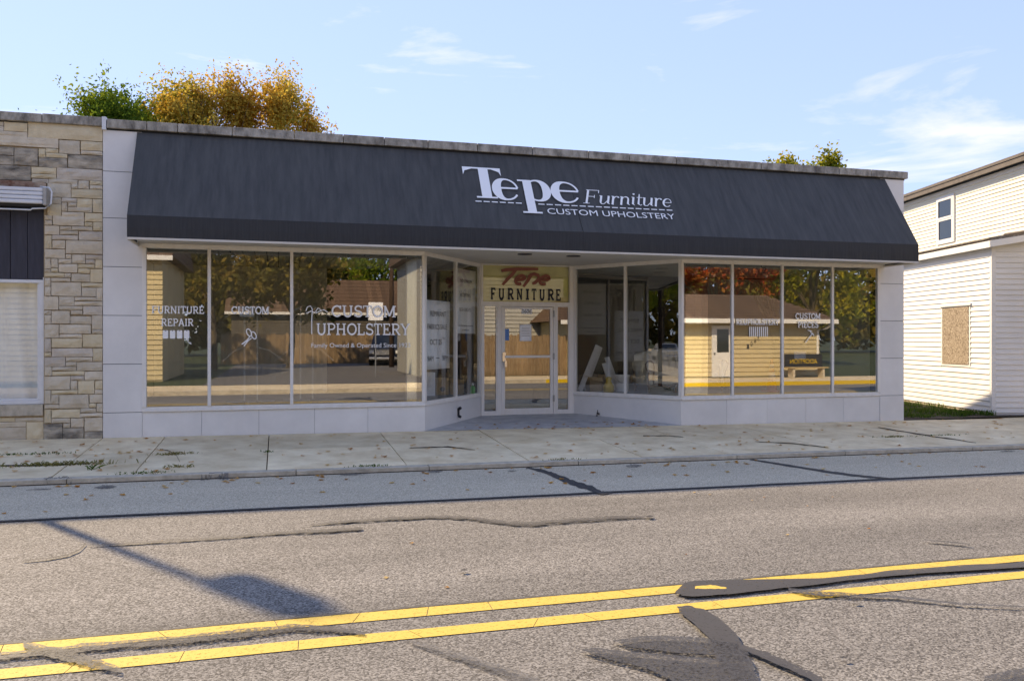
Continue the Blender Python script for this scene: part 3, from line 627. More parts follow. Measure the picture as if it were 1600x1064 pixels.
ge = ([(arc(.24, .31, .2, .29, 0, 320, 24), [b_ + (a_ - b_) * max(0, -math.cos(math.radians(320 * i / 24))) for i in range(25)]), ([(.06, .32), (.44, .32)], b_)], .5)
out, tot = ital([gF, gu, gr, gn, gi, gt, gu, gr, ge]); k = (fx1 - fx0) / tot; dr = (fb2 - fb) / (fx1 - fx0)
aw_put([[((fx0 + p[0] * k, fb + p[1] * FH), (fx0 + q[0] * k, fb + q[1] * FH)) for p, q in r] for r in out], 'lettering')
# dashes like stitches, and the line below
_, dl = aw2(212, 298); ds = []; xa, _ = aw2(212, 298); xb, _ = aw2(514, 314); xc, _ = aw2(605, 320); xd, _ = aw2(1455, 357)
for p, q, nn in ((xa, xb, 6), (xc, xd, 17)):
    s = (q - p) / nn
    for i in range(nn): aw_put([ribbon2([(p + s * i, dl), (p + s * (i + .74), dl)], .022)], 'stitch')
c0, cb = aw2(665, 378); c1, _ = aw2(1462, 412); _, ct = aw2(665, 343)
mb = MB(); put_text(mb, 'CUSTOM UPHOLSTERY', Vector((c0, sP.y, sP.z)) + sup * (cb + .002) + sn * .001, (c1 - c0, 0, 0), sup * (ct - cb)); mb.build('lettering', M['white'], awning)

# ---- windows
def window(px0, px1, mull, panes_y=(ZG, ZT)):
    a, b = (px0, px1); f = MB()
    f.box(a, b, -.02, .06, ZS, ZS + .035); f.box(a, b, .0, .06, ZS + .035, ZG); f.box(a, b, .0, .06, ZT, ZH - .002); f.box(a, b, -.018, -.0005, ZT + .035, ZH - .003)
    f.box(a, a + .065, -.018, .06, ZG, ZT) if a < 0 else f.box(a, a + .05, -.012, .06, ZG, ZT)
    f.box(b - .065, b, -.018, .06, ZG, ZT) if b > 11 else f.box(b - .05, b, -.012, .06, ZG, ZT)
    fr = f.build('window_frame', M['alu'], shop, bevel=.004)
    for x in mull: q = MB(); q.box(x - .026, x + .026, -.014, .055, ZG, ZT); q.build('mullion', M['alu'], fr, bevel=.005)
    e = [a + .05] + list(mull) + [b - .05]
    for c, d in zip(e, e[1:]): q = MB(); q.box(c, d, .012, .018, ZG - .01, ZT + .01); q.build('pane', M['glass'], fr)
    return fr
wl = window(XPL, XL, [fx(327), fx(455.8)])
wr = window(XR, XPR, [fx(1144.5), fx(1222.5), fx(1301)])
def slant(a, b, t, gm='glass_clear'):                                             # slanted show window beside the door
    a = Vector(a); b = Vector(b); m = a.lerp(b, t); f = MB()
    f.obox(a, b, .07, ZS, ZS + .035, -.02); f.obox(a, b, .06, ZS + .035, ZG)
    d = (b - a).normalized(); fr = f.build('window_frame', M['alu'], shop); f = MB(); f.obox(a, b, .06, ZT, ZH - .002); f.build('head_rail', M['alu'], fr)
    for p in (a + d * .03, m, b - d * .03): q = MB(); q.obox(p - d * .028, p + d * .028, .065, ZG, ZT, -.008); q.build('mullion', M['alu'], fr, bevel=.004)
    for p, q2 in ((a + d * .05, m - d * .02), (m + d * .02, b - d * .05)): q = MB(); q.obox(p, q2, .006, ZG - .01, ZT + .01, .02); q.build('pane', M[gm], fr)
    return fr
sl_l = slant((XL, .0), (DL, RD), .53); sl_r = slant((DR, RD), (XR, .0), .5, 'glass_mid')
# ---- door bay, on the plane Y = RD
def dx(p): return fx(p, RD)
def dzz(p, x=825): return fz(x, p, RD)
f = MB(); zb0, zb1 = dzz(649), dzz(641); zt0, zt1 = dzz(479), dzz(472); ztop = ZH - .003; ztg = dzz(415.5)
f.box(DL, DR, RD, RD + .09, ztg, ztop); f.box(DL, DR, RD, RD + .09, zt0, zt1)
for a, b in ((752, 755), (890, 897)): f.box(dx(a), dx(b), RD + .001, RD + .089, zb0, zt0); f.box(dx(a), dx(b), RD + .001, RD + .089, zt1, ztg)
for a, b in ((777, 783.8), (865, 870.5)): f.box(dx(a), dx(b), RD + .001, RD + .089, zb0, zt0)
for a, b in ((755, 777), (870.5, 890)): f.box(dx(a), dx(b), RD + .002, RD + .088, zb0, zb1)
bay = f.build('entrance_frame', M['alu'], shop, bevel=.004)
for a, b, c, d, mm in ((755, 777, 641, 479, 'glass_door'), (870.5, 890, 641, 479, 'glass_door'), (755, 890, 472, 415.5, 'glass_clear')):
    q = MB(); q.box(dx(a), dx(b), RD + .035, RD + .041, dzz(c), dzz(d)); q.build('pane', M[mm], bay)
for a, b in ((755.2, 757), (775.2, 777), (870.5, 872), (888.3, 890)): q = MB(); q.box(dx(a), dx(b), RD + .012, RD + .07, zb1, zt0); q.build('glazing_bead', M['alu'], bay)
d = MB(); xa, xb = dx(784.2), dx(864.8); za, zb = dzz(647.5), dzz(479.6); ga, gb = dx(789.5), dx(860)
d.box(xa, ga, RD + .015, RD + .06, za, zb); d.box(gb, xb, RD + .015, RD + .06, za, zb); d.box(ga, gb, RD + .015, RD + .06, za, dzz(637.8)); d.box(ga, gb, RD + .015, RD + .06, dzz(483), zb)
door = d.build('door', M['alu'], shop, bevel=.004)
q = MB(); q.box(ga, gb, RD + .034, RD + .040, dzz(637.8), dzz(483)); q.build('pane', M['glass_door'], door)
q = MB(); q.box(ga - .01, gb + .01, RD - .03, RD + .012, dzz(559), dzz(555.3)); q.build('push_bar', M['alu'], door, bevel=.004)
q = MB(); q.box(dx(785), dx(790.5), RD - .02, RD + .014, dzz(565), dzz(550)); q.box(dx(787.5), dx(791), RD - .06, RD - .02, dzz(573), dzz(563)); q.build('handle', M['chrome'], door, bevel=.004)
for y in (490, 557, 623): q = MB(); q.tube([(xb + .008, RD - .006, dzz(y + 5)), (xb + .008, RD - .006, dzz(y - 5))], .016, 8); q.build('hinge', M['alu_dull'], door)
q = MB(); q.box(DL, DR, RD - .02, RD + .10, -.06, zb0); q.build('threshold', M['alu_dull'], bay)
# painted boards behind the transom, with script and block lettering
q = MB(); q.box(dx(755), dx(890), RD + .10, RD + .12, zt1, ztg); tb_ = q.build('sign_board', M['signback'], bay); tb_['label'] = 'faded yellow shop sign above the door'
def tz(zx, zy): return at(750 + zx / 10.667, 405 + zy / 10.667, RD + .03)
def brush(strokes, w, m, parent):
    mb = MB()
    for i, s in enumerate(strokes):
        p = [tz(*k) for k in s]; r = ribbon2([(v.x, v.z) for v in p], [w * .85] + [w] * (len(p) - 2) + [w * .75])
        put_ribbons(mb, [r], (0, RD + .030 - .0006 * i, 0), (1, 0, 0), (0, 0, 1), (0, -1, 0))
    return mb.build('lettering', m, parent)
def el(cx, cy, rx, ry, a0, a1, tilt=-.35, n=16): return [(cx + rx * math.cos(math.radians(a0 + (a1 - a0) * i / n)) - tilt * ry * math.sin(math.radians(a0 + (a1 - a0) * i / n)), cy - ry * math.sin(math.radians(a0 + (a1 - a0) * i / n))) for i in range(n + 1)]
brush([[(355, 195), (440, 180), (600, 168), (780, 168), (970, 165)], [(600, 175), (540, 250), (460, 330), (375, 430)],
       [(620, 350), (720, 335)] + el(672, 345, 74, 68, 25, 300), [(850, 275), (800, 350), (722, 460)], [(800, 305), (850, 262), (905, 250), (965, 268), (985, 305), (960, 355), (915, 395), (870, 412)], [(1030, 350), (1120, 345)] + el(1078, 350, 76, 68, 25, 300)], .070, M['script'], bay)
for i, ch in enumerate('FURNITURE'):
    x0 = (180, 312, 462, 612, 765, 862, 993, 1130, 1268)[i]; x1 = (258, 402, 565, 705, 818, 940, 1077, 1235, 1345)[i]
    a = tz(x0, 672 + i * 2); b = tz(x1, 672 + i * 2); c = tz(x0, 482 + i * 3); mb = MB()
    put_ribbons(mb, slab_word(ch, w=.24, sh=.16), (a.x, RD + .03, a.z), (b.x - a.x, 0, 0), (0, 0, c.z - a.z), (0, -1, 0), .0003); mb.build('letter', M['ink'], bay)
a = tz(697, 905); b = tz(857, 905); c = tz(697, 835); q = MB(); q.box(a.x - .01, b.x + .01, RD + .030, RD + .033, a.z - .01, c.z + .012); nb = q.build('number_plate', M['paper'], door)
mb = MB(); put_text(mb, '3606', (a.x, RD + .0285, a.z), (b.x - a.x, 0, 0), (0, 0, c.z - a.z)); mb.build('lettering', M['ink'], nb)
def taped_sheet(name, label, p0, p1, z0, z1, lines, n, cat='notice', curl=.01, m='paper', group=None):
    # sheet from p0 to p1 (xy), facing n, hung slightly wavy
    t = thing(name, label, cat, (p0[0], p0[1], z0), group); mb = MB(); vs = []; a = Vector(p0); b = Vector(p1); nn = Vector(n)
    for j in range(7):
        for i in range(5):
            q = a.lerp(b, i / 4) + nn * (curl * math.sin(j * .9 + i * .8)); vs.append((q.x, q.y, z0 + (z1 - z0) * j / 6))
    mb.add(vs, [(j * 5 + i, j * 5 + i + 1, j * 5 + i + 6, j * 5 + i + 5) for j in range(6) for i in range(4)])
    s = mb.build('sheet', M[m], t, smooth=True); so = s.modifiers.new('thickness', 'SOLIDIFY'); so.thickness = .0015
    for txt, u0, u1, v0, v1 in lines:
        mb = MB(); o = a.lerp(b, u0) + nn * (curl + .004); e = a.lerp(b, u1) + nn * (curl + .004)
        if txt == '-': mb.quad((o.x, o.y, z0 + (z1 - z0) * v0), (e.x, e.y, z0 + (z1 - z0) * v0), (e.x, e.y, z0 + (z1 - z0) * v1), (o.x, o.y, z0 + (z1 - z0) * v1))
        else: put_text(mb, txt, (o.x, o.y, z0 + (z1 - z0) * v0), (e.x - o.x, e.y - o.y, 0), (0, 0, (z1 - z0) * (v1 - v0)))
        mb.build('lettering', M['ink'], t)
    return t
zn0, zn1 = dzz(533), dzz(507)
taped_sheet('paper_notice', 'small white printed notice taped to the glass of the entrance door', (dx(812.5), RD + .028), (dx(831), RD + .028), zn0, zn1, [('-', .15, .85, .8 - .1 * k, .815 - .1 * k) for k in range(6)], (0, -1), curl=.002)
q = MB(); q.box(dx(789.8), dx(796), RD + .029, RD + .031, dzz(532), dzz(514)); tag(q.build('window_sticker', M['blue_pl']), 'small blue sticker on the entrance door glass beside the handle', 'sticker')
def on_slant(px, a, b, off):                                     # point on a slanted window by photo column
    a = Vector(a); b = Vector(b); d = (b - a); u = (px - 800) / FPX; r = Vector((FV[0] + u * RV[0], FV[1] + u * RV[1])); c = Vector((0, -DIST))
    den = r.x * -d.y + r.y * d.x; w_ = a - c; t = (w_.x * -d.y + w_.y * d.x) / den; p = c + r * t; n = Vector((d.y, -d.x)).normalized(); return p + n * off, t
def slant_sheet(px0, px1, pyt, pyb, name, label, lines, a=(XL, 0), b=(DL, RD)):
    p, t0 = on_slant(px0, a, b, -.045); q, t1 = on_slant(px1, a, b, -.045); z1 = ZC - (pyt - Y0) * t0 / FPX; z0 = ZC - (pyb - Y0) * t0 / FPX
    dd = Vector(b) - Vector(a); nn = Vector((dd.y, -dd.x)).normalized(); return taped_sheet(name, label, p, q, z0, z1, lines, nn, 'poster', .006)
slant_sheet(668.5, 706, 468, 578, 'paper_poster', 'white hand lettered remnant fabrics sale poster hanging in the slanted window', [('REMNANT', .18, .82, .77, .845), ('FABRICS SALE', .06, .86, .58, .655), ('OCT 25', .16, .64, .355, .435), ('TH', .66, .78, .43, .465), ('9AM', .06, .30, .12, .195), ('-', .40, .54, .155, .165), ('3PM', .66, .92, .12, .195)])
slant_sheet(714.5, 746, 418, 521, 'paper_poster', 'white poster about no longer accepting new orders hanging beside the entrance door', [('NO LONGER', .22, .80, .79, .84), ('ACCEPTING', .22, .72, .57, .625), ('NEW ORDERS', .18, .76, .345, .40), ('-', .1, .85, .118, .128), ('-', .3, .65, .05, .058)])

# ---- white lettering on the show windows
glass_word('FURNITURE', 237, 319, 478.5, 490, wl); glass_word('REPAIR', 252, 302.5, 498, 509.5, wl); glass_word('CUSTOM', 361.5, 420.5, 479, 490.5, wl)
glass_word('CUSTOM', 518, 618.5, 477.5, 495.5, wl, w=.15); glass_word('UPHOLSTERY', 494.5, 641, 505.5, 523.5, wl, w=.15); glass_word('Family Owned & Operated Since 1923', 486.5, 641, 536, 545, wl, slab=False)
glass_word('REUPHOLSTERY', 1150.5, 1217.5, 498.5, 507.5, wr); glass_word('CUSTOM', 1243, 1282, 489.5, 498.5, wr); glass_word('PIECES', 1247, 1278.5, 503, 512, wr)
def gl2(pts, w, parent, name='motif', m=None):
    mb = MB()
    for i, s in enumerate(pts): put_ribbons(mb, [ribbon2([(at(x, y, -.014).x, at(x, y, -.014).z) for x, y in s], w)], (0, -.014 - .0002 * i, 0), (1, 0, 0), (0, 0, 1), (0, -1, 0), .0001)
    return mb.build(name, m or M['white'], parent)
for i in range(4):
    x = 258.6 + 11 * i; mb = MB(); a = at(x - 4.3, 516, -.014); b = at(x + 4.3, 529, -.014)
    mb.quad((a.x + .008, -.014, b.z), (b.x - .008, -.014, b.z), (b.x, -.014, b.z + .014), (b.x, -.014, a.z - .012), (b.x - .012, -.014, a.z), (a.x + .012, -.014, a.z), (a.x, -.014, a.z - .012), (a.x, -.014, b.z + .014)); sp_ = mb.build('thread_spool', M['white'], wl)
    mb = MB(); c = (a.x + b.x) / 2; mb.quad((c - .012, -.0146, a.z - .012), (c + .012, -.0146, a.z - .012), (c + .012, -.0146, a.z - .004), (c - .012, -.0146, a.z - .004)); mb.build('spool_hole', M['ink'], sp_)
gl2([[(292, 529), (294, 534), (299, 538)], [(295, 536), (299, 535)]], .010, wl)
sc_ = lambda cx, cy: el(cx, cy, 3.6, 5.6, 0, 360, .3, 18)
gl2([sc_(389, 519.5), sc_(396.5, 524), [(391, 525), (386.5, 531), (377.5, 538)], [(393, 528.5), (388, 532), (381, 541)], [(378, 538), (388, 531.5)]], .016, wl, 'scissors_motif')
gl2([[(478, 486), (480, 480), (485, 478), (488, 483), (487, 500), (487, 522)], [(478, 490), (486, 486), (494, 489), (500, 486), (506, 484), (512, 488)], [(493, 487), (497, 481), (502, 485)]], .014, wl, 'ribbon_motif')
for i in range(10):
    x = 1171.5 + 3.05 * i; gl2([[(x, 510.5), (x, 526)]], .020, wr, 'nail_motif')
gl2([[(1258.5, 535.5), (1267, 524), (1270, 521)], [(1262, 516), (1266, 517), (1267, 520.5), (1270, 521), (1272, 525)], [(1266, 517), (1269, 518)]], .016, wr, 'hammer_motif')

# ---- inside the shop: raised display floors, ceilings and backdrops are parts of the building
def fl(poly, name, m, z0, z1):
    w = MB(); w.prism([(x, y, z0) for x, y in poly], (0, 0, z1 - z0)); return w.build(name, m, shop)
FZ = .42
fl([(XA + .24, .17), (XL + .08, .17), (DL - .12, RD + .05), (DL - .12, 3.9), (XA + .24, 3.9)], 'display_floor', M['floor_in'], .1, FZ)
fl([(XR - .08, .17), (XB - .24, .17), (XB - .24, 5.2), (DR + .12, 5.2), (DR + .12, RD + .05)], 'display_floor', M['floor_in'], .1, FZ)
fl([(DL - .1, RD + .12), (DR + .1, RD + .12), (DR + .1, 7.5), (DL - .1, 7.5)], 'shop_floor', M['floor_in'], -.1, .0)
for x0, x1, y1 in ((XA + .24, DL - .1, 3.9), (DR + .1, XB - .24, 4.0)):                # ribbed metal ceiling boards over the displays
    x = x0; a_, b_ = (XL, DL) if x0 < 0 else (DR, XR)
    while x < x1 - .02:
        l = min(.20, x1 - x); xm = x + l / 2; y0 = .08
        if x0 < 0 and xm > XL: y0 = .12 + (xm - XL) / (DL - XL) * RD
        if x0 > 0 and xm < XR: y0 = .12 + (XR - xm) / (XR - DR) * RD
        w = MB(); w.box(x + .008, x + l - .008, y0, y1, ZH - .012, ZH + .01); w.build('ceiling_board', M['ceiling_in'], shop); x += .20
w = MB(); w.box(XA + .24, XB - .24, .31, 7.5, ZH + .03, ZH + .06); w.build('ceiling_void', M['dark'], shop)
w = MB(); vs = []; n = 60                                                                # pleated cream backdrop of the left window
for i in range(n + 1):
    X = XA + .24 + (1.0 - XA - .24) * i / n; y = 3.72 + .02 * math.sin(i * 1.7) + .012 * math.sin(i * .61); vs += [(X, y, FZ + .002), (X, y + .01, ZH - .02)]
w.add(vs, [(2 * i, 2 * i + 2, 2 * i + 3, 2 * i + 1) for i in range(n)]); w.build('backdrop', M['backdrop'], shop, smooth=True)
w = MB(); w.box(XB - .30, XB - .232, .2, 5.2, FZ, ZH - .02); w.build('backdrop', M['backdrop'], shop)
w = MB(); w.box(9.7, XB - .31, 4.2, 4.25, FZ, ZH - .02); w.build('backdrop', M['backdrop'], shop)
w = MB(); w.box(XA + .225, XA + .236, .2, 3.7, FZ, ZH - .02); w.build('backdrop', M['backdrop'], shop)
def mirror_column(px0, px1, Y, label):
    a, b = fx(px0, Y), fx(px1, Y); t = thing('mirror_column', label, 'column', ((a + b) / 2, Y, FZ)); w = MB(); w.box(a, b, Y, Y + .02, FZ, ZH - .015); w.build('mirror', M['mirror'], t)
    w = MB(); w.box(a + .004, b - .004, Y + .021, Y + .16, FZ, ZH - .015); w.build('core', M['whitepaint'], t)
mirror_column(636, 651, .12, 'narrow mirror clad column behind the end pane of the custom upholstery window')
mirror_column(1071, 1084 + 22, .14, 'narrow mirror clad column behind the corner pane left of the reupholstery lettering')

# garment racks
def rack(px, Y, label, flip=1):
    t = thing('garment_rack', label, 'clothes rack', (0, 0, 0), 'bare garment racks in the left show window'); w = MB()
    for x in (-.11, .11): q = MB(); q.tube([(x, 0, 0.03), (x, 0, 1.72)], .014, 8); q.tube([(x, .0, 1.0), (x, 0, 1.04)], .019, 8); q.build('post', M['rackwhite'], t)
    for s, z in ((-1, 1.70), (1, 1.72)):
        q = MB(); q.tube([(s * .11, 0, z), (s * .46, -.12, z - .20)], .012, 8); q.build('arm', M['rackwhite'], t)
        q = MB(); q.tube([(s * .11, .0, .98), (s * .30, -.1, .92), (s * .52, -.2, .74)], .009, 8); q.build('arm', M['rackwhite'], t)
        q = MB(); q.bar((s * .11, 0, 1.66), (s * .19, -.03, 1.5), .022, .014); q.build('clamp', M['black'], t)
    q = MB(); q.bar((-.42, 0, .02), (.42, 0, .02), .03, .03); q.bar((-.11, -.3, .016), (-.11, .3, .016), .028, .026); q.bar((.11, -.3, .016), (.11, .3, .016), .028, .026); q.build('base', M['steel'], t)
    t.location = (fx(px, Y), Y, FZ); t.rotation_euler = (0, 0, .25 * flip)
    return t
rack(392, 1.15, 'cream garment rack with slanting arms standing under the custom lettering')
rack(479, 1.30, 'cream garment rack with slanting arms beside the curled ribbon motif', -1)
p = at(386, 487, 1.0); q = MB(); q.box(p.x - .12, p.x + .12, .98, .985, p.z - .09, p.z + .09); tag(q.build('price_card', M['paper']), 'small white card tied to the garment rack under the custom lettering', 'card')
p = at(272, 495, .5); q = MB(); q.box(p.x - .09, p.x + .09, .5, .505, p.z - .11, p.z + .11); tag(q.build('card_sign', M['card']), 'tan card hanging behind the furniture repair lettering', 'card')
# gooseneck lamps under the ceiling
def goose(px, py, Y, label):
    t = thing('gooseneck_lamp', label, 'lamp', (0, 0, 0), 'unlit gooseneck lamps along the show windows'); q = MB()
    q.tube([(0, 0, .17), (0, 0, .12), (.02, -.02, .09), (.06, -.05, .10), (.07, -.06, .06)], .008, 6); q.build('arm', M['black'], t)
    q = MB(); q.lathe([(.02, .06), (.035, .03), (.07, .0), (.115, -.04), (.12, -.05), (.11, -.045)], (.07, -.06, 0), 16); q.build('shade', M['alu_dull'], t, smooth=True)
    q = MB(); q.lathe([(.01, -.03), (.045, -.05), (.04, -.09), (.01, -.105)], (.07, -.06, 0), 12); q.build('bulb', M['lamp'], t, smooth=True)
    p = at(px, py, Y); t.location = (p.x - .07, Y + .06, min(p.z + .02, ZH - .18))
for px, py, Y, s in ((366, 402, .45, 'above the custom lettering beside the furniture repair pane'), (465, 421, .8, 'beside the mullion of the custom upholstery pane'), (577, 409, .45, 'above the custom upholstery lettering'), (1115, 420, .5, 'in the pane beside the mirror column of the right windows'), (1197, 424, .45, 'above the reupholstery lettering'), (1306, 426, .5, 'at the mullion right of the custom pieces lettering')):
    goose(px, py, Y, 'small gooseneck lamp hanging ' + s)

# cardboard boxes, bucket and bottle
def carton(px0, px1, py, h, Y, label, m='card', dep=.3, rz=.0, flaps=True, z0=FZ):
    a = fx(px0, Y); b = fx(px1, Y); wd = b - a; t = thing('carton', label, 'box', ((a + b) / 2, Y, z0), 'cartons kept in the show windows')
    q = MB(); q.box(a, b, Y, Y + .006, z0, z0 + h); q.box(a, b, Y + dep, Y + dep + .006, z0, z0 + h); q.box(a, a + .006, Y + .006, Y + dep, z0, z0 + h); q.box(b - .006, b, Y + .006, Y + dep, z0, z0 + h); q.box(a, b, Y + .006, Y + dep, z0 + .002, z0 + .01); q.build('body', M[m], t)
    if flaps:
        q = MB(); q.add([(a, Y, z0 + h), (b, Y, z0 + h), (b - .02, Y - .09, z0 + h - .08), (a + .02, Y - .09, z0 + h - .06)], [(0, 1, 2, 3)]); q.build('flap', M[m], t)
        q = MB(); q.add([(a, Y + .01, z0 + h), (a, Y + dep, z0 + h), (a - .1, Y + dep, z0 + h + .07), (a - .1, Y, z0 + h + .05)], [(0, 1, 2, 3)]); q.build('flap', M[m], t)
    return t
c1_ = carton(682, 701, 600, .34, 2.15, 'open cardboard carton printed with a black mark below the remnant sale poster', flaps=False)
carton(703, 725, 600, .30, 2.3, 'plain cardboard carton beside the slanted window mullion left of the door')
q = MB(); p = at(690, 606, 2.145); q.lathe([(.05, -.002), (.05, 0), (.03, .001)], (0, 0, 0), 14); b = q.build('printed_mark', M['ink'], c1_); b.matrix_parent_inverse = Matrix(); b.location = (0, -.003, .12); b.rotation_euler = (math.radians(90), 0, 0)
carton(664, 680, 600, .46, 2.0, 'white carton standing at the corner of the left show window', 'paper', flaps=False)
t = thing('spray_bottle', 'bright green bottle standing inside beside the entrance door frame', 'bottle', (fx(738.5, 1.9), 1.9, FZ)); q = MB(); q.lathe([(.05, 0), (.055, .01), (.055, .14), (.04, .18), (.02, .20)], (fx(738.5, 1.9), 1.9, FZ), 14); q.build('body', M['green_pl'], t, smooth=True); q = MB(); q.lathe([(.022, .20), (.022, .24), (.01, .25)], (fx(738.5, 1.9), 1.9, FZ), 10); q.build('cap', M['paper'], t)
carton(922, 941, 605, .30, 2.35, 'open cardboard carton in front of the leaning white planks'); carton(942, 958, 605, .34, 2.7, 'tall cardboard carton with raised flap behind the yellow bag')
t = thing('bucket', 'white plastic bucket with a blank label beside the tufted sofa', 'bucket', (fx(972, 2.2), 2.2, FZ)); c = (fx(972, 2.2), 2.2, FZ); q = MB(); q.lathe([(.13, 0), (.135, .01), (.16, .33), (.17, .335), (.17, .36), (.155, .36)], c, 20); q.build('body', M['paper'], t, smooth=True); q = MB(); q.tube([(c[0] - .16, c[1], c[2] + .30), (c[0] - .10, c[1] - .15, c[2] + .20), (c[0] + .10, c[1] - .15, c[2] + .20), (c[0] + .16, c[1], c[2] + .30)], .005, 6); q.build('handle', M['steel'], t)
q = MB(); c = (fx(951, 2.0), 2.0, FZ)
q.lathe([(.09, 0), (.12, .03), (.11, .14), (.05, .24), (.07, .30), (.03, .33)], c, 12); tag(q.build('plastic_bag', M['yplastic'], smooth=True), 'crumpled yellow bag standing among the cartons near the bucket', 'bag')
# white planks leaning together
for i, (xa, xb, za, zb, Y) in enumerate(((906, 934, 0, .98, 2.35), (913, 938, 0, .95, 2.6), (966, 948, 0, .72, 2.5), (958, 944, 0, .6, 2.2))):
    a = Vector((fx(xa, Y), Y, FZ)); b = Vector((fx(xb, Y + .3), Y + .3, FZ + zb)); q = MB(); q.bar(a + Vector((0, 0, .03)), b, .11, .025, up=(0, 1, 0))
    tag(q.build('plank', M['whitepaint']), ('long white plank leaning steeply against the others at the door end of the display', 'second long white plank leaning just behind the steep one', 'short white plank leaning back towards the door beside the bucket', 'shortest white plank leaning over the yellow bag')[i], 'plank')
# tufted sofa
def sofa():
    X0, Y, t = fx(992, 2.2), 1.75, thing('tufted_sofa', 'cream tufted sofa with carved dark wood trim standing behind the slanted window', 'sofa', (8.4, 2.2, FZ)); X1 = X0 + 2.0; Z = FZ
    q = MB(); n = 48; vs = []; R_ = 12                                             # camel back with vertical channels
    for i in range(n + 1):
        u = i / n; x = X0 + .12 + (X1 - X0 - .24) * u; top = .62 + .24 * math.sin(math.pi * min(1, max(0, .08 + .84 * u))) ** .8
        for j in range(R_ + 1):
            v = j / R_; z = .34 + (top - .34) * v; y = Y + .62 + .12 * v - .035 * abs(math.sin(u * n * math.pi / 4)) * (1 - abs(2 * v - 1) ** 3) - .10 * max(0, v - .8) * 5 * (v - .8) * -1
            vs.append((x, y, Z + z))
    q.add(vs, [(i * (R_ + 1) + j, (i + 1) * (R_ + 1) + j, (i + 1) * (R_ + 1) + j + 1, i * (R_ + 1) + j + 1) for i in range(n) for j in range(R_)])
    bk = q.build('backrest', M['sofa'], t, smooth=True); so = bk.modifiers.new('padding', 'SOLIDIFY'); so.thickness = .12; so.offset = 1
    for k in range(2):
        q = MB(); a = X0 + .2 + k * .8; q.box(a, a + .79, Y + .02, Y + .64, Z + .30, Z + .44); q.build('seat_cushion', M['sofa'], t, bevel=.05, smooth=True)
    q = MB(); q.box(X0 + .08, X1 - .08, Y + .04, Y + .78, Z + .16, Z + .295); q.build('seat_base', M['sofa'], t, bevel=.02)
    for s in (0, 1):                                                                 # rolled, outcurving arms
        prof = [(0, .16), (.0, .40), (-.06, .52), (-.07, .60), (-.02, .655), (.06, .66), (.12, .61), (.13, .52), (.12, .30), (.12, .16)]; q = MB()
        xx = X0 + .1 if s == 0 else X1 - .1; sg = 1 if s == 0 else -1
        q.prism([(xx + sg * a, Y, Z + z) for a, z in prof], (0, .72, 0)); q.build('arm', M['sofa'], t, bevel=.03, smooth=True)
        q = MB(); q.tube([(xx + sg * a, Y - .012, Z + z) for a, z in prof], .014, 6); q.build('arm_trim', M['sofatrim'], t)
    q = MB(); pts = [(X0 + .1 + (X1 - X0 - .2) * i / 40, Y + .02, Z + .145 - .02 * math.cos(i * math.pi / 5) - (.03 if i % 20 == 10 else 0)) for i in range(41)]; q.tube(pts, .03, 6); q.build('carved_apron', M['sofatrim'], t, smooth=True)
    for x, y in ((X0 + .14, Y + .06), (X1 - .14, Y + .06), (X0 + .75, Y + .04), (X0 + .14, Y + .72), (X1 - .14, Y + .72)):
        q = MB(); q.tube([(x, y, Z + .15), (x, y - .02, Z + .09), (x, y, Z + .03), (x, y - .02, Z)], [.035, .03, .018, .024], 8); q.build('leg', M['sofatrim'], t, smooth=True)
sofa()
# traffic cones
def cone(px, py, Y, label, bands):
    t = thing('traffic_cone', label, 'traffic cone', (0, 0, 0), 'orange traffic cones in the right show window'); q = MB(); q.lathe([(.115, .03), (.024, .68), (.02, .70)], (0, 0, 0), 20); q.build('body', M['orange'], t, smooth=True)
    q = MB(); q.box(-.17, .17, -.17, .17, 0, .03); q.build('base', M['orange'], t, bevel=.012)
    for z0, z1 in bands:
        r = lambda z: .1165 - (z - .03) * .14 + .001; q = MB(); q.lathe([(r(z0), z0), (r(z1), z1)], (0, 0, 0), 20); q.build('band', M['refl_white'], t, smooth=True)
    t.location = (fx(px, Y), Y, FZ)
cone(1206, 612, 1.3, 'orange traffic cone with two pale bands below the reupholstery lettering', [(.28, .42), (.50, .58)]); cone(1333, 605, 2.1, 'orange traffic cone with one pale band beside the end of the right windows', [(.36, .46)])
# drape gathered to one side
t = thing('drape', 'olive pleated drape gathered to a point behind the reupholstery lettering', 'curtain', (fx(1200, 2.6), 2.6, 1.5)); q = MB(); vs = []; n = 40
for i in range(n + 1):
    u = i / n
    for j in range(13):
        v = j / 12; xa = fx(1166 + 50 * u, 2.6) * (1 - v) + v * fx(1212 + 8 * u, 2.6); z = (ZH - .2) * (1 - v) + v * 1.45; vs.append((xa, 2.6 + .035 * math.sin(i * 1.15) * (1 - .6 * v), z))
q.add(vs, [(i * 13 + j, i * 13 + j + 1, (i + 1) * 13 + j + 1, (i + 1) * 13 + j) for i in range(n) for j in range(12)]); q.build('cloth', M['drape'], t, smooth=True)
q = MB(); q.tube([(fx(1160, 2.6), 2.62, ZH - .19), (fx(1226, 2.6), 2.62, ZH - .19)], .015, 8); q.build('rail', M['alu_dull'], t)
p = at(1250, 555, 1.1); q = MB(); q.box(p.x - .14, p.x + .14, 1.1, 1.103, p.z - .08, p.z + .08); tag(q.build('paper_card', M['paper']), 'blank white card propped in the pane under the custom pieces lettering', 'card')

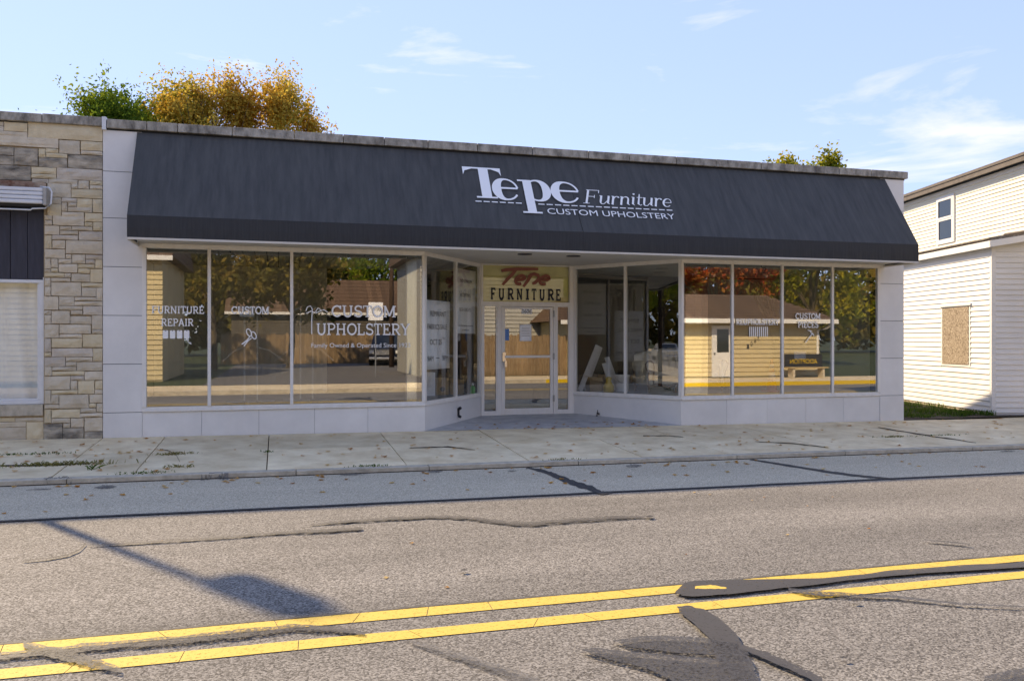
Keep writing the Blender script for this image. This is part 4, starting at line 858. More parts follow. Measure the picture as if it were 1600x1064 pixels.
# ================================================================== THE STONE FRONTED NEIGHBOUR
nb = thing('stone_building', 'neighbouring building faced in random buff limestone blocks with dark boarded window head', 'building', (-6, 0, 0))
XW = fx(68); NX0 = -9.5
w = MB(); w.box(XW, XA - .003, .02, .30, -.3, 4.83); w.box(NX0, XW, .02, .30, fz(30, 290), 4.83); w.box(NX0, XW, .02, .30, -.3, fz(30, 640)); w.build('wall', M['mortar'], nb)
w = MB(); w.box(NX0, NX0 + .2, .30, 16, -.3, 4.83); w.build('side_wall', M['mortar'], nb)
w = MB(); w.box(NX0 + .2, XA - .004, .30, 16, 4.3, 4.5); w.build('roof', M['dark'], nb)
w = MB(); w.box(NX0, XA - .004, 16, 16.2, -.3, 4.83); w.build('rear_wall', M['mortar'], nb)
ST = []
def rows(org, sc, lst):
    for a in lst: ST.append(tuple(org[k % 2] + a[k] / sc for k in range(4)))
rows((0, 170), 5.911, [(0, 125, 35, 160), (0, 165, 35, 205), (40, 130, 255, 212), (0, 214, 255, 258), (262, 150, 948, 286), (0, 265, 540, 352), (550, 298, 738, 418), (748, 308, 946, 388), (750, 393, 946, 428),
    (0, 356, 128, 430), (134, 368, 350, 525), (360, 372, 422, 448), (428, 372, 540, 410), (0, 436, 128, 520), (428, 416, 622, 452), (362, 456, 620, 545), (630, 432, 946, 555), (0, 530, 285, 660), (292, 545, 520, 602), (292, 607, 520, 645),
    (526, 558, 946, 660), (300, 650, 448, 686), (455, 656, 718, 693), (725, 666, 822, 740), (832, 670, 946, 705), (832, 710, 946, 748), (662, 698, 718, 737), (440, 692, 655, 818), (662, 747, 946, 827),
    (480, 823, 566, 880), (572, 827, 710, 864), (715, 833, 852, 912), (858, 838, 946, 958), (572, 869, 622, 946), (630, 869, 708, 905), (630, 912, 852, 954), (440, 884, 565, 990), (572, 957, 775, 1000)])
rows((0, 320), 5.911, [(415, 100, 482, 140), (415, 147, 482, 187), (490, 108, 778, 193), (785, 80, 946, 157), (782, 163, 855, 200), (862, 165, 946, 240), (415, 195, 550, 275), (556, 200, 660, 235), (664, 203, 855, 239), (556, 242, 722, 277), (730, 250, 946, 329), (415, 283, 478, 403), (485, 283, 720, 324), (485, 330, 602, 405), (610, 335, 946, 453), (415, 412, 602, 493), (610, 458, 660, 496), (668, 462, 788, 542), (793, 465, 946, 503), (793, 509, 876, 545), (882, 510, 946, 588), (415, 500, 468, 590), (474, 500, 535, 579), (542, 502, 662, 540), (545, 548, 716, 625), (724, 551, 874, 585), (415, 596, 468, 622), (474, 586, 538, 622), (724, 592, 830, 632), (836, 596, 946, 716), (415, 630, 595, 668), (600, 635, 655, 670), (662, 640, 830, 712), (415, 676, 468, 752), (476, 678, 650, 711), (476, 718, 750, 842), (756, 724, 946, 760), (756, 766, 888, 846), (892, 768, 946, 888), (415, 758, 468, 841), (408, 848, 540, 968), (546, 850, 688, 930), (692, 854, 888, 888), (692, 894, 946, 930), (546, 936, 762, 971), (770, 936, 946, 1018), (410, 976, 472, 1012), (655, 978, 762, 1012)])
rows((0, 490), 5.322, [(372, 12, 424, 86), (430, -22, 580, 83), (586, 22, 762, 86), (766, 17, 852, 130), (372, 92, 490, 202), (496, 92, 756, 165), (766, 134, 852, 166), (496, 171, 682, 202), (688, 172, 852, 278), (372, 208, 424, 320), (432, 208, 682, 282), (432, 288, 772, 357), (776, 288, 852, 395), (372, 326, 424, 356), (372, 362, 544, 438), (550, 362, 768, 395), (550, 401, 636, 438), (640, 402, 852, 473), (372, 443, 430, 515), (436, 443, 634, 473), (436, 479, 702, 512), (706, 480, 852, 552), (372, 521, 582, 630), (588, 518, 700, 552), (588, 558, 646, 630), (652, 558, 785, 666), (792, 558, 852, 627), (790, 633, 852, 666), (372, 636, 422, 750), (428, 636, 646, 668), (426, 674, 490, 750), (494, 674, 738, 785), (746, 672, 852, 740), (744, 746, 798, 778), (804, 746, 852, 816), (372, 756, 490, 788), (372, 796, 424, 908), (430, 796, 664, 865), (670, 786, 798, 820), (664, 826, 852, 858), (430, 871, 584, 908), (590, 869, 696, 942), (704, 865, 852, 976), (364, 916, 520, 1060), (528, 912, 584, 946), (524, 951, 696, 1060), (704, 982, 852, 1060), (0, 866, 118, 896), (124, 866, 358, 896), (0, 904, 212, 942), (218, 902, 358, 1060), (0, 948, 212, 1060)])
stain = {9, 10, 13, 15, 16, 17}
for k, (x0, y0, x1, y1) in enumerate(ST):
    a = fx(x0) - (1.6 if x0 <= 0 else 0); b = min(fx(x1), XA - .006); zt = fz((x0 + x1) / 2, y0); zb = fz((x0 + x1) / 2, y1)
    nx = 4 if (b - a) > .3 else 3; nz_ = 3; low = y0 > 650 and x1 < 68.5; base = (.01 if low else -.018); vs = []; q = MB()
    for j in range(nz_ + 1):
        for i in range(nx + 1):
            e = i in (0, nx) or j in (0, nz_); vs.append((a + (b - a) * i / nx + (rnd.uniform(-.003, .003)), base + (.006 if e else -rnd.uniform(.0, .016)), zb + (zt - zb) * j / nz_ + rnd.uniform(-.003, .003)))
    fs = [(j * (nx + 1) + i, j * (nx + 1) + i + 1, (j + 1) * (nx + 1) + i + 1, (j + 1) * (nx + 1) + i) for j in range(nz_) for i in range(nx)]
    n0 = len(vs); ring = [i for i in range(nx + 1)] + [j * (nx + 1) + nx for j in range(1, nz_ + 1)] + [nz_ * (nx + 1) + i for i in range(nx - 1, -1, -1)] + [j * (nx + 1) for j in range(nz_ - 1, 0, -1)]
    vs += [(vs[i][0], .03, vs[i][2]) for i in ring]; m_ = len(ring); fs += [(ring[(i + 1) % m_], ring[i], n0 + i, n0 + (i + 1) % m_) for i in range(m_)]
    h = rnd.random(); mm = 'stoned' if (k in stain or y1 > 683 and x0 > 60) else ('stone' if h < .60 else 'stone2' if h < .72 else 'stone3')
    q.add(vs, fs).build('stone', M[mm], nb)
cx = NX0
for nxp in (-7.6, -5.9, fx(67), XA - .004):
    w = MB(); w.box(cx + .004, nxp - .004, -.06 + rnd.uniform(-.008, .008), .34, 4.85, 4.985 + rnd.uniform(-.006, .006)); w.build('coping_stone', M['coping'], nb, bevel=.01); cx = nxp
# boarded head, rusty lintel and rolled aluminium awning
zb_, zt_ = fz(30, 436), fz(30, 328); w = MB(); w.box(NX0, XW, .10, .12, zb_ - .02, fz(30, 290)); w.build('backing', M['wood'], nb)
bx = XW - .004
while bx > NX0 + .1:
    l = .235; w = MB(); w.box(bx - l + .007, bx, .06 + rnd.uniform(0, .008), .095, zb_, fz(30, 300)); w.build('board', M['board'], nb, bevel=.004); bx -= l
w = MB(); w.box(NX0, fx(72), -.012, .018, fz(30, 293), fz(30, 283)); w.build('lintel', M['rust'], nb)
roll = thing('rolled_awning', 'rolled up white aluminium slat awning on the stone building', 'awning', (-5, -.2, 3.6)); rz0, rz1 = fz(30, 322), fz(30, 296)
for i in range(4): w = MB(); h = (rz1 - rz0) / 4; w.box(NX0, fx(66, -.28), -.28 + .012 * i, -.20 + .01 * i, rz0 + h * i + .008, rz0 + h * (i + 1)); w.build('slat', M['aluwhite'], roll, bevel=.012)
w = MB(); w.box(NX0, fx(66, -.28) - .02, -.20, -.03, rz0 - .03, rz1 - .01); w.build('core', M['black'], roll)
w = MB(); w.box(fx(66, -.28), fx(66, -.28) + .05, -.27, -.03, rz0 - .01, rz1); w.build('end_cap', M['alu_dull'], roll, bevel=.01)
e = fx(66, -.28) + .06; w = MB(); w.tube([(NX0, -.26, rz0 - .09), (e - .22, -.26, rz0 - .09), (e - .2, -.26, rz0 - .07), (e - .02, -.26, rz0 - .06), (e + .05, -.25, rz0 + .02), (e + .06, -.24, rz1 - .06), (e + .02, -.2, rz1 + .01), (e - .12, -.15, rz1 + .03)], .012, 8); w.build('pull_rod', M['aluwhite'], roll, smooth=True)
# its window
f = MB(); wx = fx(66); za, zb2 = fz(30, 632), fz(30, 436.5); f.box(NX0, wx, .05, .14, za, za + .055); f.box(NX0, wx, .05, .14, zb2 - .05, zb2); f.box(wx - .055, wx, .05, .14, za + .055, zb2 - .05); f.box(wx - .085, wx - .056, .07, .13, za + .056, zb2 - .051); f.box(NX0, wx - .086, .07, .13, za + .056, za + .085)
nf = f.build('window_frame', M['whitepaint'], nb, bevel=.005); w = MB(); w.box(NX0, wx - .05, .09, .096, za + .05, zb2 - .04); w.build('pane', M['glass_thin'], nf)
w = MB(); w.box(NX0, wx + .01, -.02, .12, fz(30, 650), za - .002); w.build('sill', M['kerb'], nb, bevel=.006)
w = MB(); w.box(wx, XW + .02, .04, .14, za - .0, zb2 + .04); w.build('jamb_trim', M['whitepaint'], nb)
w = MB(); w.box(NX0, XW, 1.2, 1.25, -.2, 4.2); w.build('inner_wall', M['inwall'], nb)
cu = thing('lace_curtain', 'gathered white curtain hanging inside the window of the stone building', 'curtain', (-4.5, .3, .6)); w = MB(); vs = []; n = 110
for i in range(n + 1):
    X = NX0 + .3 + (wx - .12 - NX0 - .3) * i / n
    for j in range(9): v = j / 8; vs.append((X + .10 * (1 - v) ** 2 * math.sin(i * .13), .26 + .04 * math.sin(i * .83 + .6 * v) + .018 * math.sin(i * 1.9), za + .06 + (zb2 - za - .08) * v))
w.add(vs, [(i * 9 + j, (i + 1) * 9 + j, (i + 1) * 9 + j + 1, i * 9 + j + 1) for i in range(n) for j in range(8)]); w.build('cloth', M['curtain'], cu, smooth=True)

# ================================================================== THE CLAPBOARD HOUSE
HC = Vector((15.12, .45)); HW = Vector((.258, .966)); HG = Vector((.966, -.258))
house = thing('clapboard_house', 'white and cream clapboard house with boarded window beyond the grass strip', 'house', (HC.x, HC.y, -.1))
def hp(s, g, z): p = HC + HW * s + HG * g; return Vector((p.x, p.y, z))
def clap(a, b, z0, z1, out, m, exp=.112, skip=(), top=None):                       # lapped boards from a to b, facing 'out'
    z = z0; a = Vector(a); b = Vector(b); o = Vector(out); L_ = (b - a).length
    while z < z1 - .01:
        h = min(exp, z1 - z); segs = [(0, L_)]
        for s0, s1, k0, k1 in skip:
            if z + h > k0 + .02 and z < k1 - .02: segs = [q for s in segs for q in ((s[0], min(s[1], s0)), (max(s[0], s1), s[1])) if q[1] - q[0] > .03]
        for s0, s1 in segs:
            p = a + (b - a) * (s0 / L_); q = a + (b - a) * (s1 / L_); d = .026 + rnd.uniform(0, .005); w = MB()
            w.add([(*(p + o * .002), z), (*(q + o * .002), z), (*(q + o * d), z + .001), (*(p + o * d), z + .001), (*(p + o * .002), z + h + .008), (*(q + o * .002), z + h + .008)],
                  [(3, 2, 5, 4), (0, 1, 2, 3), (0, 3, 4), (1, 5, 2)])
            w.build('clapboard', M[m], house)
        z += exp
hw_ = -HG; hf = -HW
w = MB(); w.prism([hp(0, .0, -.3), hp(0, 1.5, -.3), hp(9, 1.5, -.3), hp(9, 0, -.3)], (0, 0, 3.93)); w.build('wall', M['siding_w'], house)
w = MB(); w.prism([hp(.0, 1.5, -.3), hp(.0, 5, -.3), hp(9, 5, -.3), hp(9, 1.5, -.3)], (0, 0, 3.95)); w.build('wall', M['siding_w'], house)
w = MB(); w.prism([hp(-4.5, 1.5, 3.55), hp(-4.5, 6, 3.55), hp(10, 6, 3.55), hp(10, 1.5, 3.55)], (0, 0, 2.1)); w.build('wall', M['siding_y'], house)
# grey shadow gap strips, then boards
bw0, bw1, bz0, bz1 = .84, 1.99, .94, 2.30
clap(hp(.06, 0, 0).xy, hp(8.9, 0, 0).xy, -.06, 3.6, hw_, 'siding_w', .118, [(bw0, bw1, bz0, bz1)])
clap(hp(0, .075, 0).xy, hp(0, 5, 0).xy, -.08, 3.72, hf, 'siding_w', .118)
uw0, uw1, uz0, uz1 = 4.18 + 4.5, 5.02 + 4.5, 4.25, 5.42
clap(hp(-4.5, 1.5, 0).xy, hp(10, 1.5, 0).xy, 3.9, 5.62, hw_, 'siding_y', .098, [(uw0 - .1, uw1 + .1, uz0 - .06, uz1 + .06)])
w = MB(); w.prism([hp(-.02, -.02, -.08), hp(-.02, .075, -.08), hp(.06, .075, -.08), hp(.06, -.02, -.08)], (0, 0, 3.66)); w.build('corner_trim', M['siding_w'], house)
# lean-to roof with white fascia
def roofslab(name, m, s0, s1, g0, g1, za, zb, th): w = MB(); w.prism([hp(s0, g0, za), hp(s0, g1, zb), hp(s1, g1, zb), hp(s1, g0, za)], (0, 0, th)); return w.build(name, m, house)
lr = roofslab('lean_to_roof', M['shingle_old'], -.22, 9.2, -.16, 1.49, 3.66, 3.93, .06)
for i in range(46): w = MB(); s = -.22 + .2 * i; w.prism([hp(s + .004, -.20, 3.715 + rnd.uniform(0, .006)), hp(s + .196, -.20, 3.715 + rnd.uniform(0, .006)), hp(s + .196, .25, 3.79), hp(s + .004, .25, 3.79)], (0, 0, .022)); w.build('shingle', M['shingle_old'], lr)
w = MB(); w.prism([hp(-.23, -.18, 3.54), hp(-.23, -.155, 3.54), hp(9.2, -.155, 3.54), hp(9.2, -.18, 3.54)], (0, 0, .14)); w.build('fascia', M['siding_w'], house)
w = MB(); w.prism([hp(-.235, -.18, 3.54), hp(-.235, 1.6, 3.83), hp(-.235, 5.2, 4.42), hp(-.235, 5.2, 4.56), hp(-.235, 1.6, 3.97), hp(-.235, -.18, 3.68)], (HW.x * .025, HW.y * .025, 0)); w.build('fascia', M['siding_w'], house)
w = MB(); w.tube([hp(-.26, 1.0, 3.93), hp(1.0, .9, 3.95)], .04, 8); w.tube([hp(-.2, .7, 3.9), hp(.5, .6, 3.91)], .03, 8); w.build('loose_flashing', M['rooftrim'], lr)
# top roof edge
w = MB(); w.prism([hp(-4.8, 1.22, 5.78), hp(-4.8, 6.2, 6.6), hp(10.2, 6.2, 6.6), hp(10.2, 1.22, 5.78)], (0, 0, .07)); w.build('roof', M['rooftrim'], house)
w = MB(); w.prism([hp(-4.8, 1.24, 5.66), hp(-4.8, 1.28, 5.66), hp(10.2, 1.28, 5.66), hp(10.2, 1.24, 5.66)], (0, 0, .115)); w.build('gutter_board', M['rooftrim'], house)
w = MB(); w.prism([hp(-4.8, 1.46, 5.56), hp(-4.8, 1.485, 5.56), hp(10.2, 1.485, 5.56), hp(10.2, 1.46, 5.56)], (0, 0, .10)); w.build('frieze_board', M['siding_w'], house)
# sash window upstairs
def hframe(s0, s1, z0, z1, g, wd, m, name, out=.05):
    w = MB()
    for a, b, c, d in ((s0 - wd, s0, z0, z1), (s1, s1 + wd, z0, z1), (s0 - wd, s1 + wd, z0 - wd, z0 - .001), (s0 - wd, s1 + wd, z1 + .001, z1 + wd)):
        w.prism([hp(a, g - out, c), hp(b, g - out, c), hp(b, g, c), hp(a, g, c)], (0, 0, d - c))
    return w.build(name, M[m], house)
s0, s1 = 4.22, 4.98
uf = hframe(s0, s1, uz0, uz1, 1.5, .07, 'siding_w', 'window')
for c, d, g in ((uz0, (uz0 + uz1) / 2 + .03, 1.475), ((uz0 + uz1) / 2 + .031, uz1, 1.462)):
    w = MB()
    for a, b, e, h in ((s0, s0 + .05, c, d), (s1 - .05, s1, c, d), (s0 + .05, s1 - .05, c, c + .05), (s0 + .05, s1 - .05, d - .05, d)): w.prism([hp(a, g - .02, e), hp(b, g - .02, e), hp(b, g + .01, e), hp(a, g + .01, e)], (0, 0, h - e))
    sa = w.build('sash', M['alu'], uf); w = MB(); w.prism([hp(s0 + .05, g, c + .05), hp(s1 - .05, g, c + .05), hp(s1 - .05, g + .006, c + .05), hp(s0 + .05, g + .006, c + .05)], (0, 0, d - c - .1)); w.build('pane', M['carglass'], uf)
# boarded window
bf = hframe(bw0, bw1, bz0, bz1, 0, .045, 'siding_w', 'boarded_window', .03)
w = MB(); w.prism([hp(bw0 + .02, -.035, bz0 + .02), hp(bw1 - .01, -.035, bz0), hp(bw1 - .01, -.018, bz0), hp(bw0 + .02, -.018, bz0 + .02)], (0, 0, bz1 - bz0 - .02)); w.build('particle_board', M['osb'], bf)
w = MB(); w.prism([hp(bw0 - .10, -.06, bz1 + .02), hp(bw1 + .08, -.06, bz1 + .02), hp(bw1 + .08, 0, bz1 + .02), hp(bw0 - .10, 0, bz1 + .02)], (0, 0, .045)); w.build('head_trim', M['siding_w'], bf)
w = MB(); w.prism([hp(0, -.004, -.3), hp(9, -.004, -.3), hp(9, .05, -.3), hp(0, .05, -.3)], (0, 0, .235)); w.build('foundation', M['kerb'], house)
# grass strip
def lawnz(x, y): return -.115 + .012 * (y > 1)
lawn = sheet('grass_strip', [XB + .01, 13.5, 14.6, 16.8], [.05, 1, 3, 9], M['soil'], 0, lambda x, y: -.125)
gv_ = []; gf_ = []; r2 = np.random.RandomState(3)
for k in range(9000):
    y = .12 + 7.5 * r2.rand() ** 1.6; xm = HC.x + (y - HC.y) * .267 - .02; x = XB + .06 + (xm - XB - .06) * r2.rand()
    if y < .35 + .12 * math.sin(x * 7): continue
    h = (.05 + .10 * r2.rand()) * (.6 + .4 * math.sin(x * 3 + y * 2)); a = r2.rand() * 6.28; dx_, dy_ = math.cos(a) * .006, math.sin(a) * .006; lx, ly = (r2.rand(2) - .5) * .09; b0 = len(gv_)
    gv_ += [(x - dx_, y - dy_, -.126), (x + dx_, y + dy_, -.126), (x + lx * .5 + dx_ * .7, y + ly * .5 + dy_ * .7, -.126 + h * .7), (x + lx, y + ly, -.126 + h)]; gf_ += [(b0, b0 + 1, b0 + 2), (b0, b0 + 2, b0 + 3)]
gr = MB().add(gv_, gf_).build('grass', M['grass'], kind='stuff'); tag(gr, 'green grass growing between the shop and the clapboard house', 'grass')

# ================================================================== TREES
def tree(name, label, base, top, cr, mat_, nleaf, leaf, seed, group=None, lobes=9, cz=None, up=.25, trunk_r=.16):
    r = np.random.RandomState(seed); bx, by, bz = base; t = thing(name, label, 'tree', base, group); H_ = top - bz
    rx, ry, rzz = cr; cz = cz if cz is not None else top - rzz; cen = np.array([bx, by, cz]); C = []
    for k in range(lobes):
        a = 2 * math.pi * (k + r.rand() * .6) / lobes * 2.4; e = r.uniform(-.75, .95); q = r.uniform(.45, .8); C.append(cen + np.array([rx * q * math.cos(a) * math.sqrt(1 - e * e * .7), ry * q * math.sin(a) * math.sqrt(1 - e * e * .7), rzz * .72 * e]))
    C.append(cen + np.array([r.uniform(-.2, .2) * rx, 0, rzz * .68]))
    w = MB(); fork = np.array([bx + r.uniform(-.2, .2), by, bz + max(.8, (cz - bz) * .55)])
    w.tube([(bx, by, bz - .1), ((bx + fork[0]) / 2 + .08, by, (bz + fork[2]) / 2), tuple(fork), tuple(cen + np.array([0, 0, rzz * .5]))], [trunk_r * 1.25, trunk_r, trunk_r * .85, trunk_r * .2], 9)
    for c in C:
        mid = fork * .45 + c * .55 + r.uniform(-.25, .25, 3); w.tube([tuple(fork), tuple(mid), tuple(c)], [trunk_r * .5, trunk_r * .28, trunk_r * .08], 6)
        for _ in range(5):
            d = r.normal(size=3); d[2] = abs(d[2]) * .7 + .1; d /= np.linalg.norm(d); w.tube([tuple(mid), tuple(c + d * min(rx, rzz) * .45)], [trunk_r * .12, trunk_r * .03], 4)
    w.build('trunk', M['bark'], t)
    P = []; per = nleaf // len(C)
    for c in C:
        nt_ = max(12, per // 26)
        for _ in range(nt_):
            d = r.normal(size=3); d[2] += up; d /= np.linalg.norm(d); ln = r.uniform(.28, .62) * np.array([rx, ry, rzz]) * r.uniform(.7, 1.15); m = per // nt_
            s = r.uniform(.15, 1.0, m) ** .8; P.append(c + d * ln * s[:, None] + r.normal(size=(m, 3)) * leaf * 1.5)
    P = np.concatenate(P); n = len(P); a = r.normal(size=(n, 3)); a /= np.linalg.norm(a, axis=1)[:, None]; b = np.cross(a, r.normal(size=(n, 3))); b /= np.linalg.norm(b, axis=1)[:, None]
    s = leaf * r.uniform(.6, 1.25, (n, 1)); V = np.stack([P - a * s, P + b * s * .55, P + a * s, P - b * s * .55], 1).reshape(-1, 3)
    me = bpy.data.meshes.new('crown'); me.vertices.add(4 * n); me.vertices.foreach_set('co', V.astype(np.float32).ravel()); me.loops.add(4 * n); me.loops.foreach_set('vertex_index', np.arange(4 * n, dtype=np.int32))
    me.polygons.add(n); me.polygons.foreach_set('loop_start', np.arange(0, 4 * n, 4, dtype=np.int32)); me.polygons.foreach_set('loop_total', np.full(n, 4, dtype=np.int32)); me.update(); me.validate(); me.materials.append(M[mat_])
    o = bpy.data.objects.new('crown', me); COL.objects.link(o); child(o, t); return t
def ttree(px, top_py, Y, cr, mat_, n, leaf, seed, label, name='maple_tree', **kw):
    p = at(px, top_py, Y); return tree(name, label, (p.x, Y, -.3), p.z, cr, mat_, n, leaf, seed, 'trees behind the shop roof', **kw)
ttree(166, 142, 19.5, (3.0, 2.4, 2.6), 'lf_green', 60000, .07, 11, 'green maple behind the stone building and the shop corner', lobes=10)
ttree(262, 134, 20.5, (2.3, 1.8, 2.6), 'lf_yg', 28000, .07, 12, 'yellow green maple between the green tree and the orange tree', lobes=9)
ttree(338, 118, 20.0, (2.4, 2.0, 3.0), 'lf_orange', 30000, .07, 13, 'tall orange maple behind the shop with the highest crown', lobes=10)
ttree(430, 120, 20.5, (2.1, 1.9, 3.1), 'lf_orange', 27000, .07, 14, 'orange and rust coloured maple standing farthest from the stone building', lobes=10)
ttree(1232, 258, 30, (2.0, 1.4, 2.2), 'lf_yg', 10000, .13, 15, 'yellow tinged treetop peeping over the parapet nearer the shop sign', name='walnut_tree', lobes=7, up=1.4)
ttree(1302, 250, 30, (2.9, 1.8, 2.8), 'lf_yg', 14000, .13, 16, 'pointed green treetop peeping over the parapet near the cream house', name='walnut_tree', lobes=8, up=1.8)

# ================================================================== ACROSS THE STREET (seen in the shop glass)
def boards_wall(parent, x0, x1, Y, z0, z1, m, exp=.19, gable=None):
    z = z0
    while z < z1 - .02:
        h = min(exp, z1 - z); w = MB(); w.add([(x0, Y, z), (x1, Y, z), (x1, Y + .04, z), (x0, Y + .04, z), (x0, Y + .002, z + h), (x1, Y + .002, z + h)], [(0, 1, 2, 3), (3, 2, 5, 4), (0, 3, 4), (1, 5, 2)]); w.build('clapboard', M[m], parent); z += exp
def gable_house(name, label, x0, x1, y0, y1, ze, zr, m, roofm='shingle', fasc='siding_w', over=.4, hip=0.0):
    t = thing(name, label, 'house', ((x0 + x1) / 2, y1, -.06), 'houses across the street'); w = MB(); w.box(x0, x1, y0, y1, -.1, ze); w.build('wall', M[m], t)
    ym = (y0 + y1) / 2; w = MB(); A = [(x0 - over, y1 + over, ze - .05), (x1 + over, y1 + over, ze - .05), (x1 + over, y0 - over, ze - .05), (x0 - over, y0 - over, ze - .05), (x0 - over + hip, ym, zr), (x1 + over - hip, ym, zr)]
    w.add(A, [(0, 1, 5, 4), (2, 3, 4, 5), (1, 2, 5), (3, 0, 4), (0, 3, 2, 1)]); rf = w.build('roof', M[roofm], t)
    n = 9; tx_ = (x1 - x0 + 2 * over)
    for k in range(n):                                                              # courses of shingles on the street side
        u = k / n; v = (k + 1) / n; ya, yb = y1 + over + (ym - y1 - over) * u, y1 + over + (ym - y1 - over) * v; za, zb = ze - .05 + (zr - ze + .05) * u, ze - .05 + (zr - ze + .05) * v; w = MB(); mm = 40
        for i in range(mm):
            a = x0 - over + hip * u + (tx_ - 2 * hip * u) * i / mm; b = x0 - over + hip * u + (tx_ - 2 * hip * u) * (i + 1) / mm - .015; w.quad((a, ya, za + .03), (b, ya, za + .03), (b, yb, zb + .012), (a, yb, zb + .012))
        w.build('shingle_course', M[roofm], rf, kind='stuff')
    w = MB(); w.box(x0 - over, x1 + over, y1 + over + .002, y1 + over + .03, ze - .2, ze - .02); w.build('fascia', M[fasc], t)
    boards_wall(t, x0, x1, y1, .0, ze - .05, m); return t
bc = gable_house('beige_cottage', 'low beige sided cottage with brown shingle roof and white fascia across the street', 12.4, 22.4, -22.4, -16.4, 2.40, 3.55, 'siding_b', over=.55, hip=1.3)
w = MB(); p = mirrored(1129, 595, 16.38); w.box(p.x - .5, p.x + .5, -16.40, -16.33, -.02, 2.1); dr_ = w.build('door', M['whitepaint'], bc); w = MB(); w.box(p.x - .27, p.x + .27, -16.328, -16.32, 1.0, 1.95); w.build('pane', M['carglass'], dr_); w = MB(); w.tube([(p.x - .4, -16.32, .95), (p.x - .4, -16.27, .95)], .03, 8); w.build('handle', M['black'], dr_)
for i, (ch, dz_) in enumerate(zip('3601', (0, .08, .17, .27))):
    a = mirrored(1168 + 5.6 * i, 545 - 4.4 * i, 16.36); mb = MB(); put_text(mb, '3601'[3 - i], (a.x + .09, -16.36, a.z), (-.10, 0, 0), (0, 0, .20)); mb.build('house_number', M['ink'], bc)
w = MB(); w.tube([(22.9, -15.9, 2.3), (22.6, -16.2, 2.0), (22.3, -16.36, 1.9), (22.3, -16.36, .1)], .05, 8); w.build('downspout', M['siding_w'], bc)
t = thing('advert_bench', 'street bench with dark adoption advert on its back across the street', 'bench', (20.2, -15.6, -.06)); a = mirrored(1227, 594, 15.6); b = mirrored(1286, 594, 15.6)
w = MB(); w.box(a.x, b.x, -15.66, -15.62, .38, .92); bk = w.build('backrest', M['black'], t); mb = MB(); put_text(mb, 'ADOPTION', (b.x - .25, -15.615, .52), (-(b.x - a.x) * .72, 0, 0), (0, 0, .2)); mb.build('lettering', M['yplastic'], bk)
w = MB(); w.box(a.x, b.x, -15.6, -15.2, .34, .39); w.build('seat', M['wood'], t)
for x in (a.x + .2, b.x - .2): w = MB(); w.box(x - .05, x + .05, -15.6, -15.25, -.06, .34); w.build('leg', M['kerb'], t)
gable_house('grey_house', 'grey sided house behind the board fence across the street', 5.8, 13.6, -27.5, -20.5, 5.2, 7.2, 'siding_g')
gable_house('cream_cottage', 'beige two storey house across from the stone building', -13.5, -4.2, -27, -19.5, 4.7, 6.6, 'siding_b')
gable_house('brown_roofed_shop', 'long low building with rust brown roof behind the parking lot', -3.0, 9.5, -52, -44, 3.4, 5.9, 'inwall')
def fence(x0, x1, Y, h, label):
    t = thing('board_fence', label, 'fence', ((x0 + x1) / 2, Y, -.06)); x = x0
    while x < x1:
        w = MB(); hh = h + rnd.uniform(-.06, .06); l = rnd.uniform(.13, .17); w.add([(x, Y, -.06), (x + l, Y, -.06), (x + l, Y + .02, -.06), (x, Y + .02, -.06), (x, Y, hh - .05), (x + l, Y, hh - .05), (x + l, Y + .02, hh - .05), (x, Y + .02, hh - .05), (x + l / 2, Y, hh), (x + l / 2, Y + .02, hh)], [(0, 1, 5, 8, 4), (3, 7, 9, 6, 2), (0, 4, 7, 3), (1, 2, 6, 5), (4, 8, 9, 7), (8, 5, 6, 9)]); w.build('plank', M['fence'], t); x += l + .012
    for z in (.35, h - .4): w = MB(); w.box(x0, x1, Y - .05, Y - .002, z, z + .09); w.build('rail', M['fence'], t)
fence(7.4, 12.3, -16.6, 1.75, 'brown board fence standing in front of the grey house across the street')
fence(-3.5, 9.0, -41.5, 1.9, 'long brown board fence at the back of the parking lot')
def wheel(parent, x, y, r, wd):
    w = MB(); n = 20; pr = [(r * .62, -wd / 2), (r * .95, -wd / 2), (r, -wd * .35), (r, wd * .35), (r * .95, wd / 2), (r * .62, wd / 2)]
    vs = [(x + q * math.cos(2 * math.pi * k / n), y + h, r + q * math.sin(2 * math.pi * k / n)) for q, h in pr for k in range(n)]; fs = [(i * n + k, i * n + (k + 1) % n, (i + 1) * n + (k + 1) % n, (i + 1) * n + k) for i in range(5) for k in range(n)]
    ty = w.add(vs, fs).build('wheel', M['tyre'], parent, smooth=True); w = MB(); s = 1 if y > 0 else -1; w.add([(x + r * .62 * math.cos(2 * math.pi * k / n), y + s * wd * .35, r + r * .62 * math.sin(2 * math.pi * k / n)) for k in range(n)], [tuple(range(n))]); w.build('rim', M['silver'], ty)
